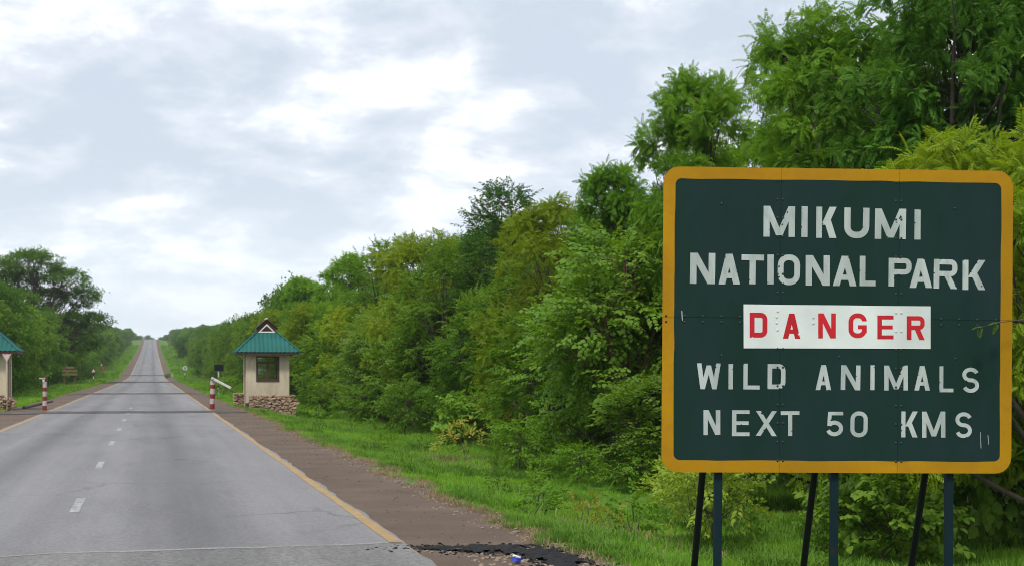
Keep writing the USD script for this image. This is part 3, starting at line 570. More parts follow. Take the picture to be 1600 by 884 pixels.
def hut(loc, label, cat, door_side):
    h = xf('gate_hut', loc, 0.0, label=label, cat=cat)
    w = HUTW / 2; t = .15; ze = 2.60
    wx, wz0, wz1 = 0.54, 1.23, 2.42
    # front wall round the window opening, left as separate butted pieces in one mesh
    wall = MB().box(-w, -wx, -w, -w + t, -.9, ze).box(wx, w, -w, -w + t, -.9, ze).box(-wx, wx, -w, -w + t, -.9, wz0).box(-wx, wx, -w, -w + t, wz1, ze)
    wall.box(-w, -wx, w - t, w, -.9, ze).box(wx, w, w - t, w, -.9, ze).box(-wx, wx, w - t, w, -.9, wz0).box(-wx, wx, w - t, w, wz1, ze)
    s = door_side                            # -1: doorway on the left face, +1: on the right face
    wall.box(-s * w, -s * (w - t), -w + t, w - t, -.9, ze)
    wall.box(s * (w - t), s * w, -w + t, -w + .55, -.9, ze).box(s * (w - t), s * w, w - .55, w - t, -.9, ze).box(s * (w - t), s * w, -w + .55, w - .55, 2.12, ze)
    part(h, 'wall', wall.get(), 'plaster')
    part(h, 'inner_floor', MB().box(-w + t, w - t, -w + t, w - t, -.85, 0.05).get(), 'plinth_black')
    part(h, 'pilaster', MB().box(s * (w + .001), s * (w + .06), -w + .1, -w + .3, -.9, ze - .1).get(), 'plaster_brown')
    part(h, 'plinth', MB().box(-w - .012, -w + .22, -w - .012, -w + .13, -.2, .22).get() if s < 0 else MB().box(w - .22, w + .012, -w - .012, -w + .13, -.2, .22).get(), 'plinth_black')
    d = part(h, 'door', MB().box(s * (w - .10), s * (w - .055), -w + .555, w - .555, 0.05, 2.115).get(), 'timber_brown')
    hb = 'door_handle'; part(d, hb, MB().box(s * (w - .054), s * (w - .03), -w + .62, -w + .70, 1.0, 1.03).get(), 'steel_grey')
    # window
    f = part(h, 'window', MB().box(-wx + .001, -wx + .06, -w - .03, -w + .08, wz0, wz1).box(wx - .06, wx - .001, -w - .03, -w + .08, wz0, wz1).box(-wx + .06, wx - .06, -w - .03, -w + .08, wz0 + .001, wz0 + .06).box(-wx + .06, wx - .06, -w - .03, -w + .08, wz1 - .06, wz1 - .001)
             .box(-wx + .06, wx - .06, -w - .025, -w + .07, 2.12, 2.18).box(-.035, .035, -w - .025, -w + .07, wz0 + .06, 2.12).get(), 'timber_brown')
    for sx in (-1, 1):
        a, b_ = (sx * .035, sx * (wx - .06))
        a, b_ = min(a, b_), max(a, b_)
        part(f, 'sash', MB().box(a, a + .035, -w - .015, -w + .04, wz0 + .06, 2.12).box(b_ - .035, b_, -w - .015, -w + .04, wz0 + .06, 2.12).box(a + .035, b_ - .035, -w - .015, -w + .04, wz0 + .06, wz0 + .11).box(a + .035, b_ - .035, -w - .015, -w + .04, 2.07, 2.12).get(), 'timber_brown')
        part(f, 'pane', MB().box(a + .035, b_ - .035, -w + .01, -w + .015, wz0 + .11, 2.07).get(), 'pane')
        gr = MB()
        for k in range(1, 4): z_ = wz0 + .11 + (2.07 - wz0 - .11) * k / 4; gr.box(a + .035, b_ - .035, -w - .004, -w + .004, z_ - .01, z_ + .01)
        for k in range(1, 3): x_ = a + .05 + (b_ - a - .1) * k / 3; gr.box(x_ - .009, x_ + .009, -w - .006, -w + .002, wz0 + .11, 2.07)
        part(f, 'grille', gr.get(), 'timber_brown')
    part(f, 'pane', MB().box(-wx + .06, wx - .06, -w + .01, -w + .015, 2.18, wz1 - .06).get(), 'pane')
    part(f, 'transom_bar', MB().box(-wx + .06, wx - .06, -w - .004, -w + .004, 2.26, 2.28).get(), 'timber_brown')
    # roof
    half, th, z0, z1 = 1.49, 0.46, 2.62, 3.56
    part(h, 'ceiling', MB().box(-half + .1, half - .1, -half + .1, half - .1, ze + .002, ze + .03).get(), 'timber_brown')
    fa = half - .04
    part(h, 'fascia', MB().box(-fa, fa, -fa, -fa + .03, 2.50, 2.63).box(-fa, fa, fa - .03, fa, 2.50, 2.63).box(-fa, -fa + .03, -fa + .03, fa - .03, 2.50, 2.63).box(fa - .03, fa, -fa + .03, fa - .03, 2.50, 2.63).get(), 'timber_brown')
    for k in range(4):
        mb = MB(); trap_roof(mb, half, th, z0, z1, k)
        part(h, 'roof_sheet', mb.get(), 'roof_teal')
    for sx in (-1, 1):
        for sy in (-1, 1):
            part(h, 'hip_cap', tube([(sx * (half + .01), sy * (half + .01), z0 + .01), (sx * th, sy * th, z1 + .03)], .035, 8), 'roof_teal', smooth=40)
    # louvred gablet on top
    gw, gh = .43, .24
    gab = part(h, 'gablet', plate(Polygon([(-gw, z1 - .02), (gw, z1 - .02), (gw, z1 + gh), (0, z1 + .60), (-gw, z1 + gh)]), -.46, .46), 'timber_brown')
    for sx in (-1, 1):
        n_ = np.array([sx * .36, 0, .43]) ; n_ = n_ / np.linalg.norm(n_)
        a = np.array([sx * (gw + .09), 0, z1 + gh - .07]); b2 = np.array([0, 0, z1 + .62])
        pr = [(a + n_ * .005), (b2 + n_ * .005), (b2 + n_ * .035), (a + n_ * .035)]
        v = np.array([[p[0], y_, p[2]] for y_ in (-.56, .56) for p in pr])
        part(gab, 'gablet_roof', trimesh.convex.convex_hull(v), 'timber_brown')
    part(gab, 'ridge_cap', tube([(0, -.57, z1 + .665), (0, .57, z1 + .665)], .035, 8), 'trim_white', smooth=40)
    tri = Polygon([(-.41, z1 - .01), (.41, z1 - .01), (0, z1 + .40)])
    part(gab, 'white_trim', plate(tri.difference(Polygon([(-.30, z1 + .045), (.30, z1 + .045), (0, z1 + .325)])), -.50, -.462), 'trim_white')
    lv = MB()
    for k in range(4):
        z_ = z1 + .06 + k * .06; hw = .29 - (z_ - z1 - .045) * 1.0
        if hw > .04: lv.box(-hw, hw, -.485, -.463, z_, z_ + .03)
    part(gab, 'louvre', lv.get(), 'timber_brown')
    return h
RH = ground_at(384.2, 637, -.02); RH = np.array([RH[0] + HUTW / 2, RH[1] + HUTW / 2, 0.0])
hut(RH, 'cream hut with teal hipped roof on the right of the road, its window facing us', 'hut', -1)
LHx = ground_at(13, 640)
LH = np.array([LHx[0] - HUTW / 2, LHx[1] + HUTW / 2 - .3, 0.0])
hut(LH, 'cream hut with teal roof on the left of the road, cut by the picture edge', 'hut', 1)

ico2 = trimesh.creation.icosphere(1)
def stone_wall(name, p0, p1, ztop, depth, label, seed, drop=.1):
    rng = np.random.default_rng(seed)
    p0, p1 = np.array(p0[:2]), np.array(p1[:2]); L = np.linalg.norm(p1 - p0); d = (p1 - p0) / L; nrm = np.array([d[1], -d[0]])
    w = xf(name, (p0[0], p0[1], 0), math.atan2(d[1], d[0]), label=label, cat='stone wall')
    zg = lambda s: float(tz(*(p0 + d * s)))
    core = []
    part(w, 'core', trimesh.convex.convex_hull(np.array([[x_, y_, z_] for x_, zb in ((.12, zg(0)), (L - .12, zg(L))) for y_ in (.09, depth - .09) for z_ in (zb - .2, ztop - .12)])), 'soil_red')
    def stone(cx, cy, cz, sx, sy, sz):
        v = ico2.vertices.copy()
        v = np.sign(v) * np.abs(v) ** 0.5 * (0.82 + .3 * rng.random((len(v), 1)))
        v = v * np.array([sx, sy, sz]) / 2 * 1.04
        a = rng.normal(0, .09); R = np.array([[math.cos(a), 0, math.sin(a)], [0, 1, 0], [-math.sin(a), 0, math.cos(a)]])
        part(w, 'stone', (v @ R.T + [cx, cy, cz], ico2.faces), ('stone_a', 'stone_a', 'stone_b', 'stone_c')[rng.integers(4)])
    zb = min(zg(0), zg(L)) - .1; z_ = zb
    while z_ < ztop - .02:
        hgt = min(rng.uniform(.06, .105), ztop - z_ + .03); s = -rng.random() * .1
        while s < L:
            ln = rng.uniform(.12, .3)
            if z_ + hgt > zg(min(max(s + ln / 2, 0), L)) - .08:
                stone(s + ln / 2, .06 + rng.normal(0, .018), z_ + hgt / 2 + rng.normal(0, .012), ln, .2, hgt * rng.uniform(.9, 1.15))
            s += ln
        for e_ in (0.03, L - .03):
            for yy in np.arange(.17, depth, .2):
                if z_ + hgt > zg(e_) - .08: stone(e_, yy, z_ + hgt / 2, .17, .21, hgt)
        z_ += hgt * .98
    for s in np.arange(.1, L, .3):
        for yy in np.arange(.2, depth, .22): stone(s, yy, ztop - .06 + rng.normal(0, .02), .3, .24, .13)
    return w
zc_w = RH[1] * CY + RH[0] * SY - 2.3
a = point_at(391, 618, zc_w); b_ = point_at(461, 618, zc_w)
stone_wall('stone_wall', a, (b_[0], a[1] - .1), 0.57, .4, 'dry stone wall of reddish rubble in front of the right hut', 5)
stone_wall('stone_wall', (RH[0] - HUTW / 2 - .42, RH[1] + .5), (RH[0] - HUTW / 2 - .02, RH[1] + .5), 0.62, .9, 'short stack of reddish rubble beside the doorway of the right hut', 6)
stone_wall('stone_wall', (LH[0] - 1.3, LH[1] - 1.75), (LH[0] + .86, LH[1] - 1.75), 0.66, .4, 'dry stone wall of reddish rubble in front of the left hut', 7)
stone_wall('stone_wall', (LH[0] + HUTW / 2 - .05, LH[1] - HUTW / 2 - .35), (LH[0] + HUTW / 2 + .22, LH[1] - HUTW / 2 - .35), 0.55, .3, 'small stone pier at the road corner of the left hut', 8)

# ------------------------------------------------------------------ barrier posts, signs and small roadside things
def banded_post(name, base, height, r, bands, label, lean=(0, 0)):
    p = xf(name, base, 0, tilt=(lean[0], lean[1], 0), label=label, cat='barrier post', group='red and white barrier posts')
    for f0, f1, m_ in bands:
        part(p, 'band', tube([(0, 0, f0 * height), (0, 0, f1 * height)], r * (1 + .03 * RNG.random()), 14), m_, smooth=40)
    return p
rp = ground_at(331.5, 638.5)
post_r = banded_post('barrier_post', rp, 1.40, .11, [(0, .17, 'post_red'), (.17, .34, 'post_white'), (.34, .49, 'post_red'), (.49, .66, 'post_white'), (.66, .79, 'post_red'), (.79, .93, 'post_white'), (.93, 1, 'post_red')], 'red and white banded post on the right, holding the white barrier stub', (0, 1.2))
arm_v = cbox(-.08, 1.0, -.045, .045, -.05, .05, .01)
arm_v.apply_transform(trimesh.transformations.rotation_matrix(math.radians(-30), [0, 0, 1]) @ trimesh.transformations.rotation_matrix(math.radians(24), [0, 1, 0])); arm_v.apply_translation([0, -.17, 1.38])
am = part(post_r, 'barrier_arm', arm_v, 'white_paint', label='short white barrier arm, slanting down')
part(am, 'pivot', tube([(0, -.1, 1.38), (0, -.26, 1.38)], .03, 10), 'steel_grey', smooth=40)
lp = ground_at(69.5, 640.5)
q_ = banded_post('barrier_post', lp, 1.46, .09, [(0, .14, 'post_red'), (.14, .29, 'post_white'), (.29, .42, 'post_red'), (.42, .57, 'post_white'), (.57, .69, 'post_red'), (.69, .86, 'post_white'), (.86, 1, 'post_red')], 'red and white banded post on the left, beside the left hut', (0, .8))
part(q_, 'arm_bracket', cbox(-.24, .02, -.13, -.1, 1.37, 1.43, .01), 'post_white')
part(q_, 'white_plate', cbox(-.1, 0.0, -.118, -.104, 1.24, 1.36, .004), 'white_paint')

def pole_bands(p, r, h, n, mats=('white_paint', 'black_paint'), off=0):
    for k in range(n): part(p, 'pole_band', tube([(0, off, h * k / n), (0, off, h * (k + 1) / n)], r, 10), mats[k % 2], smooth=40)
# dark signboard seen from behind on a pale pole, past the right post
b0 = ground_at(341.5, 622, -.25); hs = 2.7
p = xf('signboard', b0, 0, label='small dark signboard on a white pole behind the right banded post', cat='sign')
pole_bands(p, .055, 2.2, 3, ('white_paint', 'black_paint')); part(p, 'board', cbox(-.3, .34, -.09, -.06, 1.95, 2.4, .004), 'strut_dark')
# round sign far up the right verge
b0 = ground_at(289, 595, -.3); K = (595 - 577) / (EYE + .3)
p = xf('round_sign', b0, math.radians(-2), label='round white sign with a dark mark on a banded pole, right verge before the hill', cat='sign')
pole_bands(p, .07, 2.1, 4)
part(p, 'disc', trimesh.creation.cylinder(.42, .03, sections=28, transform=trimesh.transformations.rotation_matrix(np.pi / 2, [1, 0, 0]) @ trimesh.transformations.translation_matrix([0, 0, 0])).apply_translation([0, -.09, 2.35]), 'white_paint')
part(p, 'mark', cbox(-.07, .07, -.114, -.106, 2.08, 2.62, .002), 'black_paint')
part(p, 'mark', cbox(.1, .17, -.114, -.106, 2.2, 2.5, .002), 'black_paint')
# white marker posts
for (u, v, zz, hh, ww, lab) in ((269.5, 592, -.1, 1.0, .16, 'small white marker post on the right verge below the hill'), (180, 588, -.3, .9, .5, 'white kilometre stone on the left verge near a dark bush')):
    b0 = ground_at(u, v, zz)
    p = xf('marker_post' if ww < .3 else 'kilometre_stone', b0, 0, label=lab, cat='marker')
    part(p, 'shaft', cbox(-ww / 2, ww / 2, -.09, .09, -.2, hh, .03), 'white_paint'); part(p, 'base_band', cbox(-ww / 2 - .005, ww / 2 + .005, -.095, .095, -.2, .22, .01), 'black_paint')
# give-way sign at the corner of the left hut
b0 = np.array([LH[0] + HUTW / 2 + .02, LH[1] - HUTW / 2 - .62, 0])
p = xf('give_way_sign', b0, 0, label='white triangle sign pointing down on a thin pole at the left hut corner', cat='sign')
part(p, 'pole', tube([(0, 0, -.3), (0, 0, 2.45)], .035, 10), 'plaster', smooth=40)
part(p, 'plate', plate(Polygon([(-.2, 2.48), (.2, 2.48), (0, 2.1)]), -.06, -.045), 'white_paint')
part(p, 'border', plate(Polygon([(-.2, 2.48), (.2, 2.48), (0, 2.1)]).difference(Polygon([(-.135, 2.45), (.135, 2.45), (0, 2.19)])), -.064, -.0595), 'faded_red')
# boards on the left verge
b0 = ground_at(109, 607, -.4); zc0 = b0[1] * CY + b0[0] * SY; k0 = zc0 / F
p = xf('timber_signboard', b0, math.radians(6), label='dark tan sign of three narrow boards under the trees on the left verge', cat='sign')
for sx in (-1, 1): part(p, 'post', cbox(sx * .6 - .05, sx * .6 + .05, .04, .12, -.2, 2.5, .01), 'sign_brown')
for j, (z_, hw, m_) in enumerate(((2.42, .45, 'board_tan'), (2.04, .8, 'board_tan'), (1.66, .85, 'board_tan'))): part(p, 'board', cbox(-hw, hw, -.02, .035, z_ - .14, z_ + .12, .01), m_)
b0 = ground_at(158, 592, -.4); zc0 = b0[1] * CY + b0[0] * SY; k0 = zc0 / F
p = xf('brown_signboard', b0, math.radians(4), label='brown rectangular signboard with a white disc on top, left verge', cat='sign')
for sx in (-1, 1): part(p, 'post', cbox(sx * .85 - .06, sx * .85 + .06, .04, .14, -.2, 2.8, .01), 'sign_brown')
part(p, 'board', cbox(-1.0, 1.0, -.03, .03, 1.95, 2.95, .01), 'sign_brown')
part(p, 'disc', trimesh.creation.cylinder(.27, .03, sections=24, transform=trimesh.transformations.rotation_matrix(np.pi / 2, [1, 0, 0])).apply_translation([0, 0, 3.3]), 'white_paint')
b0 = ground_at(146, 603, -.35)
p = xf('warning_sign', b0, 0, label='white triangle warning sign on a banded pole, left verge past the left hut', cat='sign')
pole_bands(p, .06, 1.75, 4)
tri = Polygon([(-.36, 1.76), (.36, 1.76), (0, 2.38)])
part(p, 'plate', plate(tri, -.1, -.08), 'white_paint')
part(p, 'border', plate(tri.difference(affinity.scale(tri, .68, .68, origin=(0, 1.97))), -.105, -.0995), 'post_red')
# an old pole lying in the grass by the left post; culvert rim
a, b_ = ground_at(37, 639, -.02), ground_at(82, 628, -.02)
v, f = tube([a + [0, 0, .07], (a + b_) / 2 + [0, 0, .09], b_ + [0, 0, .07]], [.07, .06, .05], 8)
top('fallen_pole', (v, f), 'timber_brown', label='dark pole lying on the grass behind the left banded post', cat='pole', smooth=40)
# crumpled drink carton
b0 = ground_at(806, 879, 0.01); b0[2] = float(tz(b0[0], b0[1])) + .02
p = xf('drink_carton', b0, .5, tilt=(0, 12, 0), label='small crushed blue and white carton on the tar patch', cat='litter')
v = cbox(-.036, .036, -.028, .028, 0, .044, .006); v.vertices += np.random.default_rng(4).normal(0, .004, v.vertices.shape); part(p, 'carton', v, 'litter_blue')
v = cbox(-.032, .04, -.026, .024, .045, .066, .006); v.vertices += np.random.default_rng(5).normal(0, .004, v.vertices.shape); part(p, 'flap', v, 'litter_white')

# ------------------------------------------------------------------ vegetation
def frame(dirs, rng, roll=.5):
    """Rotations whose +y is the direction and whose +z leans upward."""
    y = dirs / np.linalg.norm(dirs, axis=1, keepdims=True)
    up = np.array([0, 0, 1.0]) + rng.normal(0, roll, y.shape) * np.array([1, 1, .4])
    x = np.cross(y, up); x /= np.linalg.norm(x, axis=1, keepdims=True) + 1e-9
    z = np.cross(x, y)
    return np.stack([x, y, z], -1)

def place(templates, pos, dirs, scale, rng, roll=.5):
    R = frame(dirs, rng, roll); pick = rng.integers(len(templates), size=len(pos))
    V, Fc, n = [], [], 0
    for k, (tv, tf) in enumerate(templates):
        s = np.nonzero(pick == k)[0]
        if not len(s): continue
        v = np.einsum('nij,mj->nmi', R[s], tv) * scale[s][:, None, None] + pos[s][:, None]
        f = tf[None] + (np.arange(len(s)) * len(tv))[:, None, None] + n
        V.append(v.reshape(-1, 3)); Fc.append(f.reshape(-1, 3)); n += len(s) * len(tv)
    return np.vstack(V), np.vstack(Fc)

def leaflet(b, d, nrm, l, w):
    """A pointed leaf folded slightly along its midrib: 4 points, 2 triangles."""
    s = np.cross(d, nrm); s = s / (np.linalg.norm(s) + 1e-9)
    m = b + d * l * .45
    return [b, m + s * w / 2 + nrm * w * .12, b + d * l - nrm * l * .12, m - s * w / 2 + nrm * w * .12]

def t_pinnate(rng, L=.36, pairs=6, l=.115, w=.042, droop=.5):
    v, f = [], []
    def add(q):
        n = len(v); v.extend(q); f.extend([[n, n + 1, n + 2], [n, n + 2, n + 3]])
    ss = np.linspace(.22, .97, pairs)
    cur = lambda s: np.array([0, L * (s - .22 * droop * s * s), -droop * L * s ** 2 * .75])
    for s in ss:
        tg = cur(s + .02) - cur(s); tg /= np.linalg.norm(tg)
        nrm = np.cross(np.array([1.0, 0, 0]), tg); k = l * (1.05 - .5 * abs(s - .5)) * rng.uniform(.85, 1.1)
        for sx in (-1, 1):
            d = np.array([sx * .85, 0, 0]) + tg * .5 + np.array([0, 0, -.25 - .25 * rng.random()]); d /= np.linalg.norm(d)
            add(leaflet(cur(s), d, nrm, k, w * rng.uniform(.9, 1.1)))
    tg = cur(1) - cur(.95); tg /= np.linalg.norm(tg); add(leaflet(cur(1), tg, np.cross(np.array([1.0, 0, 0]), tg), l, w))
    return np.array(v), np.array(f)

def t_rosette(rng, leaves=8, **k):
    """Compound leaves radiating from the end of a twig and drooping."""
    V, Fc, n = [], [], 0
    for j in range(leaves):
        v, f = t_pinnate(rng, **{**k, 'L': k['L'] * rng.uniform(.75, 1.15), 'droop': k.get('droop', .5) * rng.uniform(.6, 1.4)})
        a = j / leaves * 2 * np.pi + rng.normal(0, .3); e = rng.uniform(-.1, .75)
        d = np.array([[math.cos(a) * math.cos(e), .35 + .5 * rng.random(), math.sin(a) * math.cos(e)]])
        R = frame(d, rng, .15)[0]
        # in template space +z is up
        V.append(v @ R.T + [0, rng.uniform(-.16, .06), 0]); Fc.append(f + n); n += len(v)
    return np.vstack(V), np.vstack(Fc)

def t_twig(rng, L=.45, leaves=8, l=.125, w=.07, droop=.25, broad=True, hang=.35):
    v, f = [], []
    for j in range(leaves):
        s = .12 + .88 * j / (leaves - 1); b = np.array([0, L * s, -droop * L * s * s])
        a = (1 if j % 2 else -1) * rng.uniform(.5, 1.2) if j < leaves - 1 else rng.normal(0, .3)
        d = np.array([math.sin(a), math.cos(a), -hang - .4 * rng.random()]); d /= np.linalg.norm(d)
        nrm = np.array([0, .35, 1.0]) + rng.normal(0, .3, 3); nrm -= d * (nrm @ d); nrm /= np.linalg.norm(nrm)
        k = l * rng.uniform(.7, 1.15); ww = w * k / l; sd = np.cross(d, nrm); n = len(v)
        if broad:
            b0, m1, m2, tip = b + d * .02, b + d * k * .35 , b + d * k * .72, b + d * k
            v.extend([b0, m1 + sd * ww * .5 + nrm * ww * .14, m2 + sd * ww * .42 + nrm * ww * .06, tip - nrm * k * .16, m2 - sd * ww * .42 + nrm * ww * .06, m1 - sd * ww * .5 + nrm * ww * .14])
            f.extend([[n, n + 1, n + 5], [n + 1, n + 2, n + 5], [n + 2, n + 4, n + 5], [n + 2, n + 3, n + 4]])
        else:
            v.extend(leaflet(b, d, nrm, k, ww)); f.extend([[n, n + 1, n + 2], [n, n + 2, n + 3]])
    return np.array(v), np.array(f)

def t_leafcluster(rng, n=9, R=.35, l=.3, w=.16):
    v, f = [], []
    for j in range(n):
        p_ = rng.normal(0, R * .5, 3); d = rng.normal(0, 1, 3) + [0, .6, -.3]; d /= np.linalg.norm(d)
        nrm = np.array([0, 0, 1.0]) + rng.normal(0, .6, 3); nrm -= d * (nrm @ d); nrm /= np.linalg.norm(nrm)
        q_ = leaflet(p_, d, nrm, l * rng.uniform(.7, 1.2), w * rng.uniform(.8, 1.2)); k = len(v)
        v.extend(q_); f.extend([[k, k + 1, k + 2], [k, k + 2, k + 3]])
    return np.array(v), np.array(f)

TR = np.random.default_rng(2024)
T_PIN = [t_rosette(TR, 9, L=.34, pairs=6, l=.098, w=.04, droop=.62) for _ in range(4)]
T_DEEP = [t_rosette(TR, 9, L=.32, pairs=6, l=.095, w=.042, droop=.5) for _ in range(4)]
T_FEA = [t_rosette(TR, 7, L=.34, pairs=7, l=.105, w=.036, droop=.4) for _ in range(4)]
T_BRO = [t_twig(TR, .42, 8, .15, .095, .3, hang=.2) for _ in range(5)]
T_SMA = [t_twig(TR, .40, 10, .125, .058, .2, False, hang=.2) for _ in range(5)]
T_FAR = [t_leafcluster(TR) for _ in range(5)]
T_SHR = [t_twig(TR, .5, 11, .15, .06, .15, hang=-.15) for _ in range(4)]
T_BIG = [t_twig(TR, .4, 7, .17, .125, .25) for _ in range(4)]

def make_tree(kind, seed, H, lobes, clear, temps, leafm, n, clump_n, scale, clump_r=.45, trunk_r=.11, bark='bark', up=.25, lean=(0, 0), fork=.35, sides=6, shell=.62):
    """A class prim: a trunk that forks into limbs and twigs, and leaf sprays at the twig ends. Unit: metres, base at the origin."""
    rng = np.random.default_rng(seed)
    path = '/World/' + kind
    stage.CreateClassPrim(path)
    cen = np.array([l_[0] for l_ in lobes], float); rad = np.array([l_[1] for l_ in lobes], float)
    area = (rad[:, 0] * rad[:, 1] * rad[:, 2]) ** (2 / 3); cnt = np.maximum(3, (n * area / area.sum()).astype(int))
    C, Li = [], []
    for k in range(len(lobes)):
        d = rng.normal(size=(cnt[k] * 3, 3)) + [0, 0, .45]; d /= np.linalg.norm(d, axis=1, keepdims=True)
        r = rng.uniform(shell, 1.0, len(d)) * (.68 + .62 * meshkit.noise(d * 2.9 + k * 7.1, seed))
        p_ = cen[k] + d * r[:, None] * rad[k]
        inside = np.zeros(len(p_), bool)
        for j in range(len(lobes)):
            if j != k: inside |= (((p_ - cen[j]) / rad[j]) ** 2).sum(1) < .36
        p_ = p_[~inside & (p_[:, 2] > clear)][:cnt[k]]
        C.append(p_); Li += [k] * len(p_)
    C = np.vstack(C); Li = np.array(Li)
    # wood
    wood = MB(); fz = H * fork
    tp = np.array([[lean[0] * s * s + .05 * math.sin(seed + 5 * s), lean[1] * s * s + .05 * math.cos(seed * 2 + 4 * s), s * H * .8] for s in np.linspace(-.06, 1, 9)])
    tr = trunk_r * np.array([1.35, 1.05, .95, .85, .75, .6, .45, .3, .15])
    wood.tube(tp, tr, sides + 2)
    limbs = []
    for k in range(len(lobes)):
        s0 = np.clip((cen[k, 2] * .45) / (H * .8), .12, .75); i0 = s0 * 8 * (1 / 1.0)
        a = np.array([np.interp(s0, np.linspace(-.06, 1, 9), tp[:, j]) for j in range(3)])
        e = cen[k] + np.array([0, 0, rad[k, 2] * .35]); mid = a * .5 + e * .5 + np.array([0, 0, -.1 * np.linalg.norm(e - a)]) + rng.normal(0, .12, 3)
        t = np.linspace(0, 1, 7)[:, None]; pts = (1 - t) ** 2 * a + 2 * t * (1 - t) * mid + t ** 2 * e
        wood.tube(pts, np.linspace(trunk_r * .55, trunk_r * .13, 7), sides); limbs.append(pts)
    for p_, k in zip(C[::2], Li[::2]):
        pts = limbs[k]; j = rng.integers(2, 7); a = pts[j]
        mid = (a + p_) / 2 + np.array([0, 0, -.08]) + rng.normal(0, .08, 3)
        wood.tube(np.array([a, mid, p_]), [trunk_r * .16 + .006, trunk_r * .1 + .004, .004], 3, False)
    part(path, 'trunk', wood.get(), bark, smooth=True)
    # leaves
    m = clump_n
    out = C - cen[Li] * .7 - C.mean(0) * .3
    out /= np.linalg.norm(out, axis=1, keepdims=True) + 1e-9
    P = np.repeat(C, m, 0) + rng.normal(0, clump_r * .5, (len(C) * m, 3)) * [1, 1, .42]
    D = (np.repeat(out, m, 0) * .85 + rng.normal(0, .5, (len(P), 3))) * [1, 1, .6] + [0, 0, up * .6]
    keep = P[:, 2] > .05
    P, D = P[keep], D[keep]
    v, f = place(temps, P, D, scale * rng.uniform(.8, 1.2, len(P)), rng, .35)
    part(path, 'crown', (v, f), leafm)
    return path

def L_(x, y, z, rx, ry=None, rz=None): return ((x, y, z), (rx, ry or rx, rz or rx * .8))
def rand_lobes(seed, n, H, R, z0, r0=.42, flat=.85):
    rng = np.random.default_rng(seed); out = [L_(0, 0, H - R * r0 * 1.1, R * r0 * 1.2, None, R * r0)]
    for k in range(n):
        a = k * 2.4 + rng.normal(0, .4); z = z0 + (H - z0) * ((k + .5) / n) * .86 ; rr_ = R * (1.0 - .55 * max(0, (z - .55 * H) / (.45 * H)) ** 1.5) * rng.uniform(.5, .72)
        s = R * r0 * rng.uniform(.75, 1.25); out.append(L_(math.cos(a) * rr_, math.sin(a) * rr_, z, s * 1.1, None, s * flat))
    return out

PROTO = {}
# tall trees with drooping compound leaves
PROTO['pinnate_a'] = make_tree('pinnate_tree_kind', 3, 8.6, rand_lobes(3, 12, 8.6, 2.15, 3.0, .40), 1.9, T_PIN, 'leaf_pinnate', 185, 6, .8, .42, .13, up=.35)
PROTO['pinnate_b'] = make_tree('slim_pinnate_tree_kind', 8, 8.6, rand_lobes(8, 10, 8.6, 1.55, 3.0, .46), 1.7, T_PIN, 'leaf_pinnate', 165, 6, .8, .42, .11, up=.35)
PROTO['deep'] = make_tree('deep_green_tree_kind', 12, 9.6, rand_lobes(12, 14, 9.6, 3.6, 3.6, .36), 2.4, T_DEEP, 'leaf_deep', 240, 6, .8, .45, .17, up=.3)
# feathery yellow-green trees
PROTO['feather_a'] = make_tree('feathery_tree_kind', 21, 7.2, rand_lobes(21, 12, 7.2, 2.5, 1.6, .38, .6), .7, T_FEA, 'leaf_feather', 260, 4, .78, .5, .10, up=.45)
PROTO['feather_b'] = make_tree('broad_feathery_tree_kind', 27, 6.6, rand_lobes(27, 12, 6.6, 2.8, 1.3, .38, .6), .6, T_FEA, 'leaf_feather', 260, 4, .78, .5, .10, up=.45)
# broad-leaved edge trees, leaves down to the ground
PROTO['broad_a'] = make_tree('broadleaf_tree_kind', 31, 5.4, rand_lobes(31, 13, 5.4, 2.1, .7, .35), .25, T_BRO, 'leaf_broad', 230, 8, 1.0, .42, .085, up=.2)
PROTO['broad_b'] = make_tree('low_broadleaf_tree_kind', 35, 4.4, rand_lobes(35, 12, 4.4, 1.9, .55, .36), .2, T_BRO, 'leaf_broad', 210, 8, 1.0, .42, .075, up=.2)
PROTO['small_a'] = make_tree('small_leaved_tree_kind', 41, 6.6, rand_lobes(41, 14, 6.6, 2.2, .8, .34), .3, T_SMA, 'leaf_small', 250, 9, 1.0, .42, .1, up=.2)
PROTO['small_b'] = make_tree('low_small_leaved_tree_kind', 46, 5.2, rand_lobes(46, 13, 5.2, 2.1, .7, .35), .2, T_SMA, 'leaf_small', 230, 9, 1.0, .42, .085, up=.2)
PROTO['dark'] = make_tree('dark_tree_kind', 52, 8.4, rand_lobes(52, 13, 8.4, 1.9, 2.0, .40), .8, T_SMA, 'leaf_dark', 260, 10, 1.05, .5, .12, up=.2)
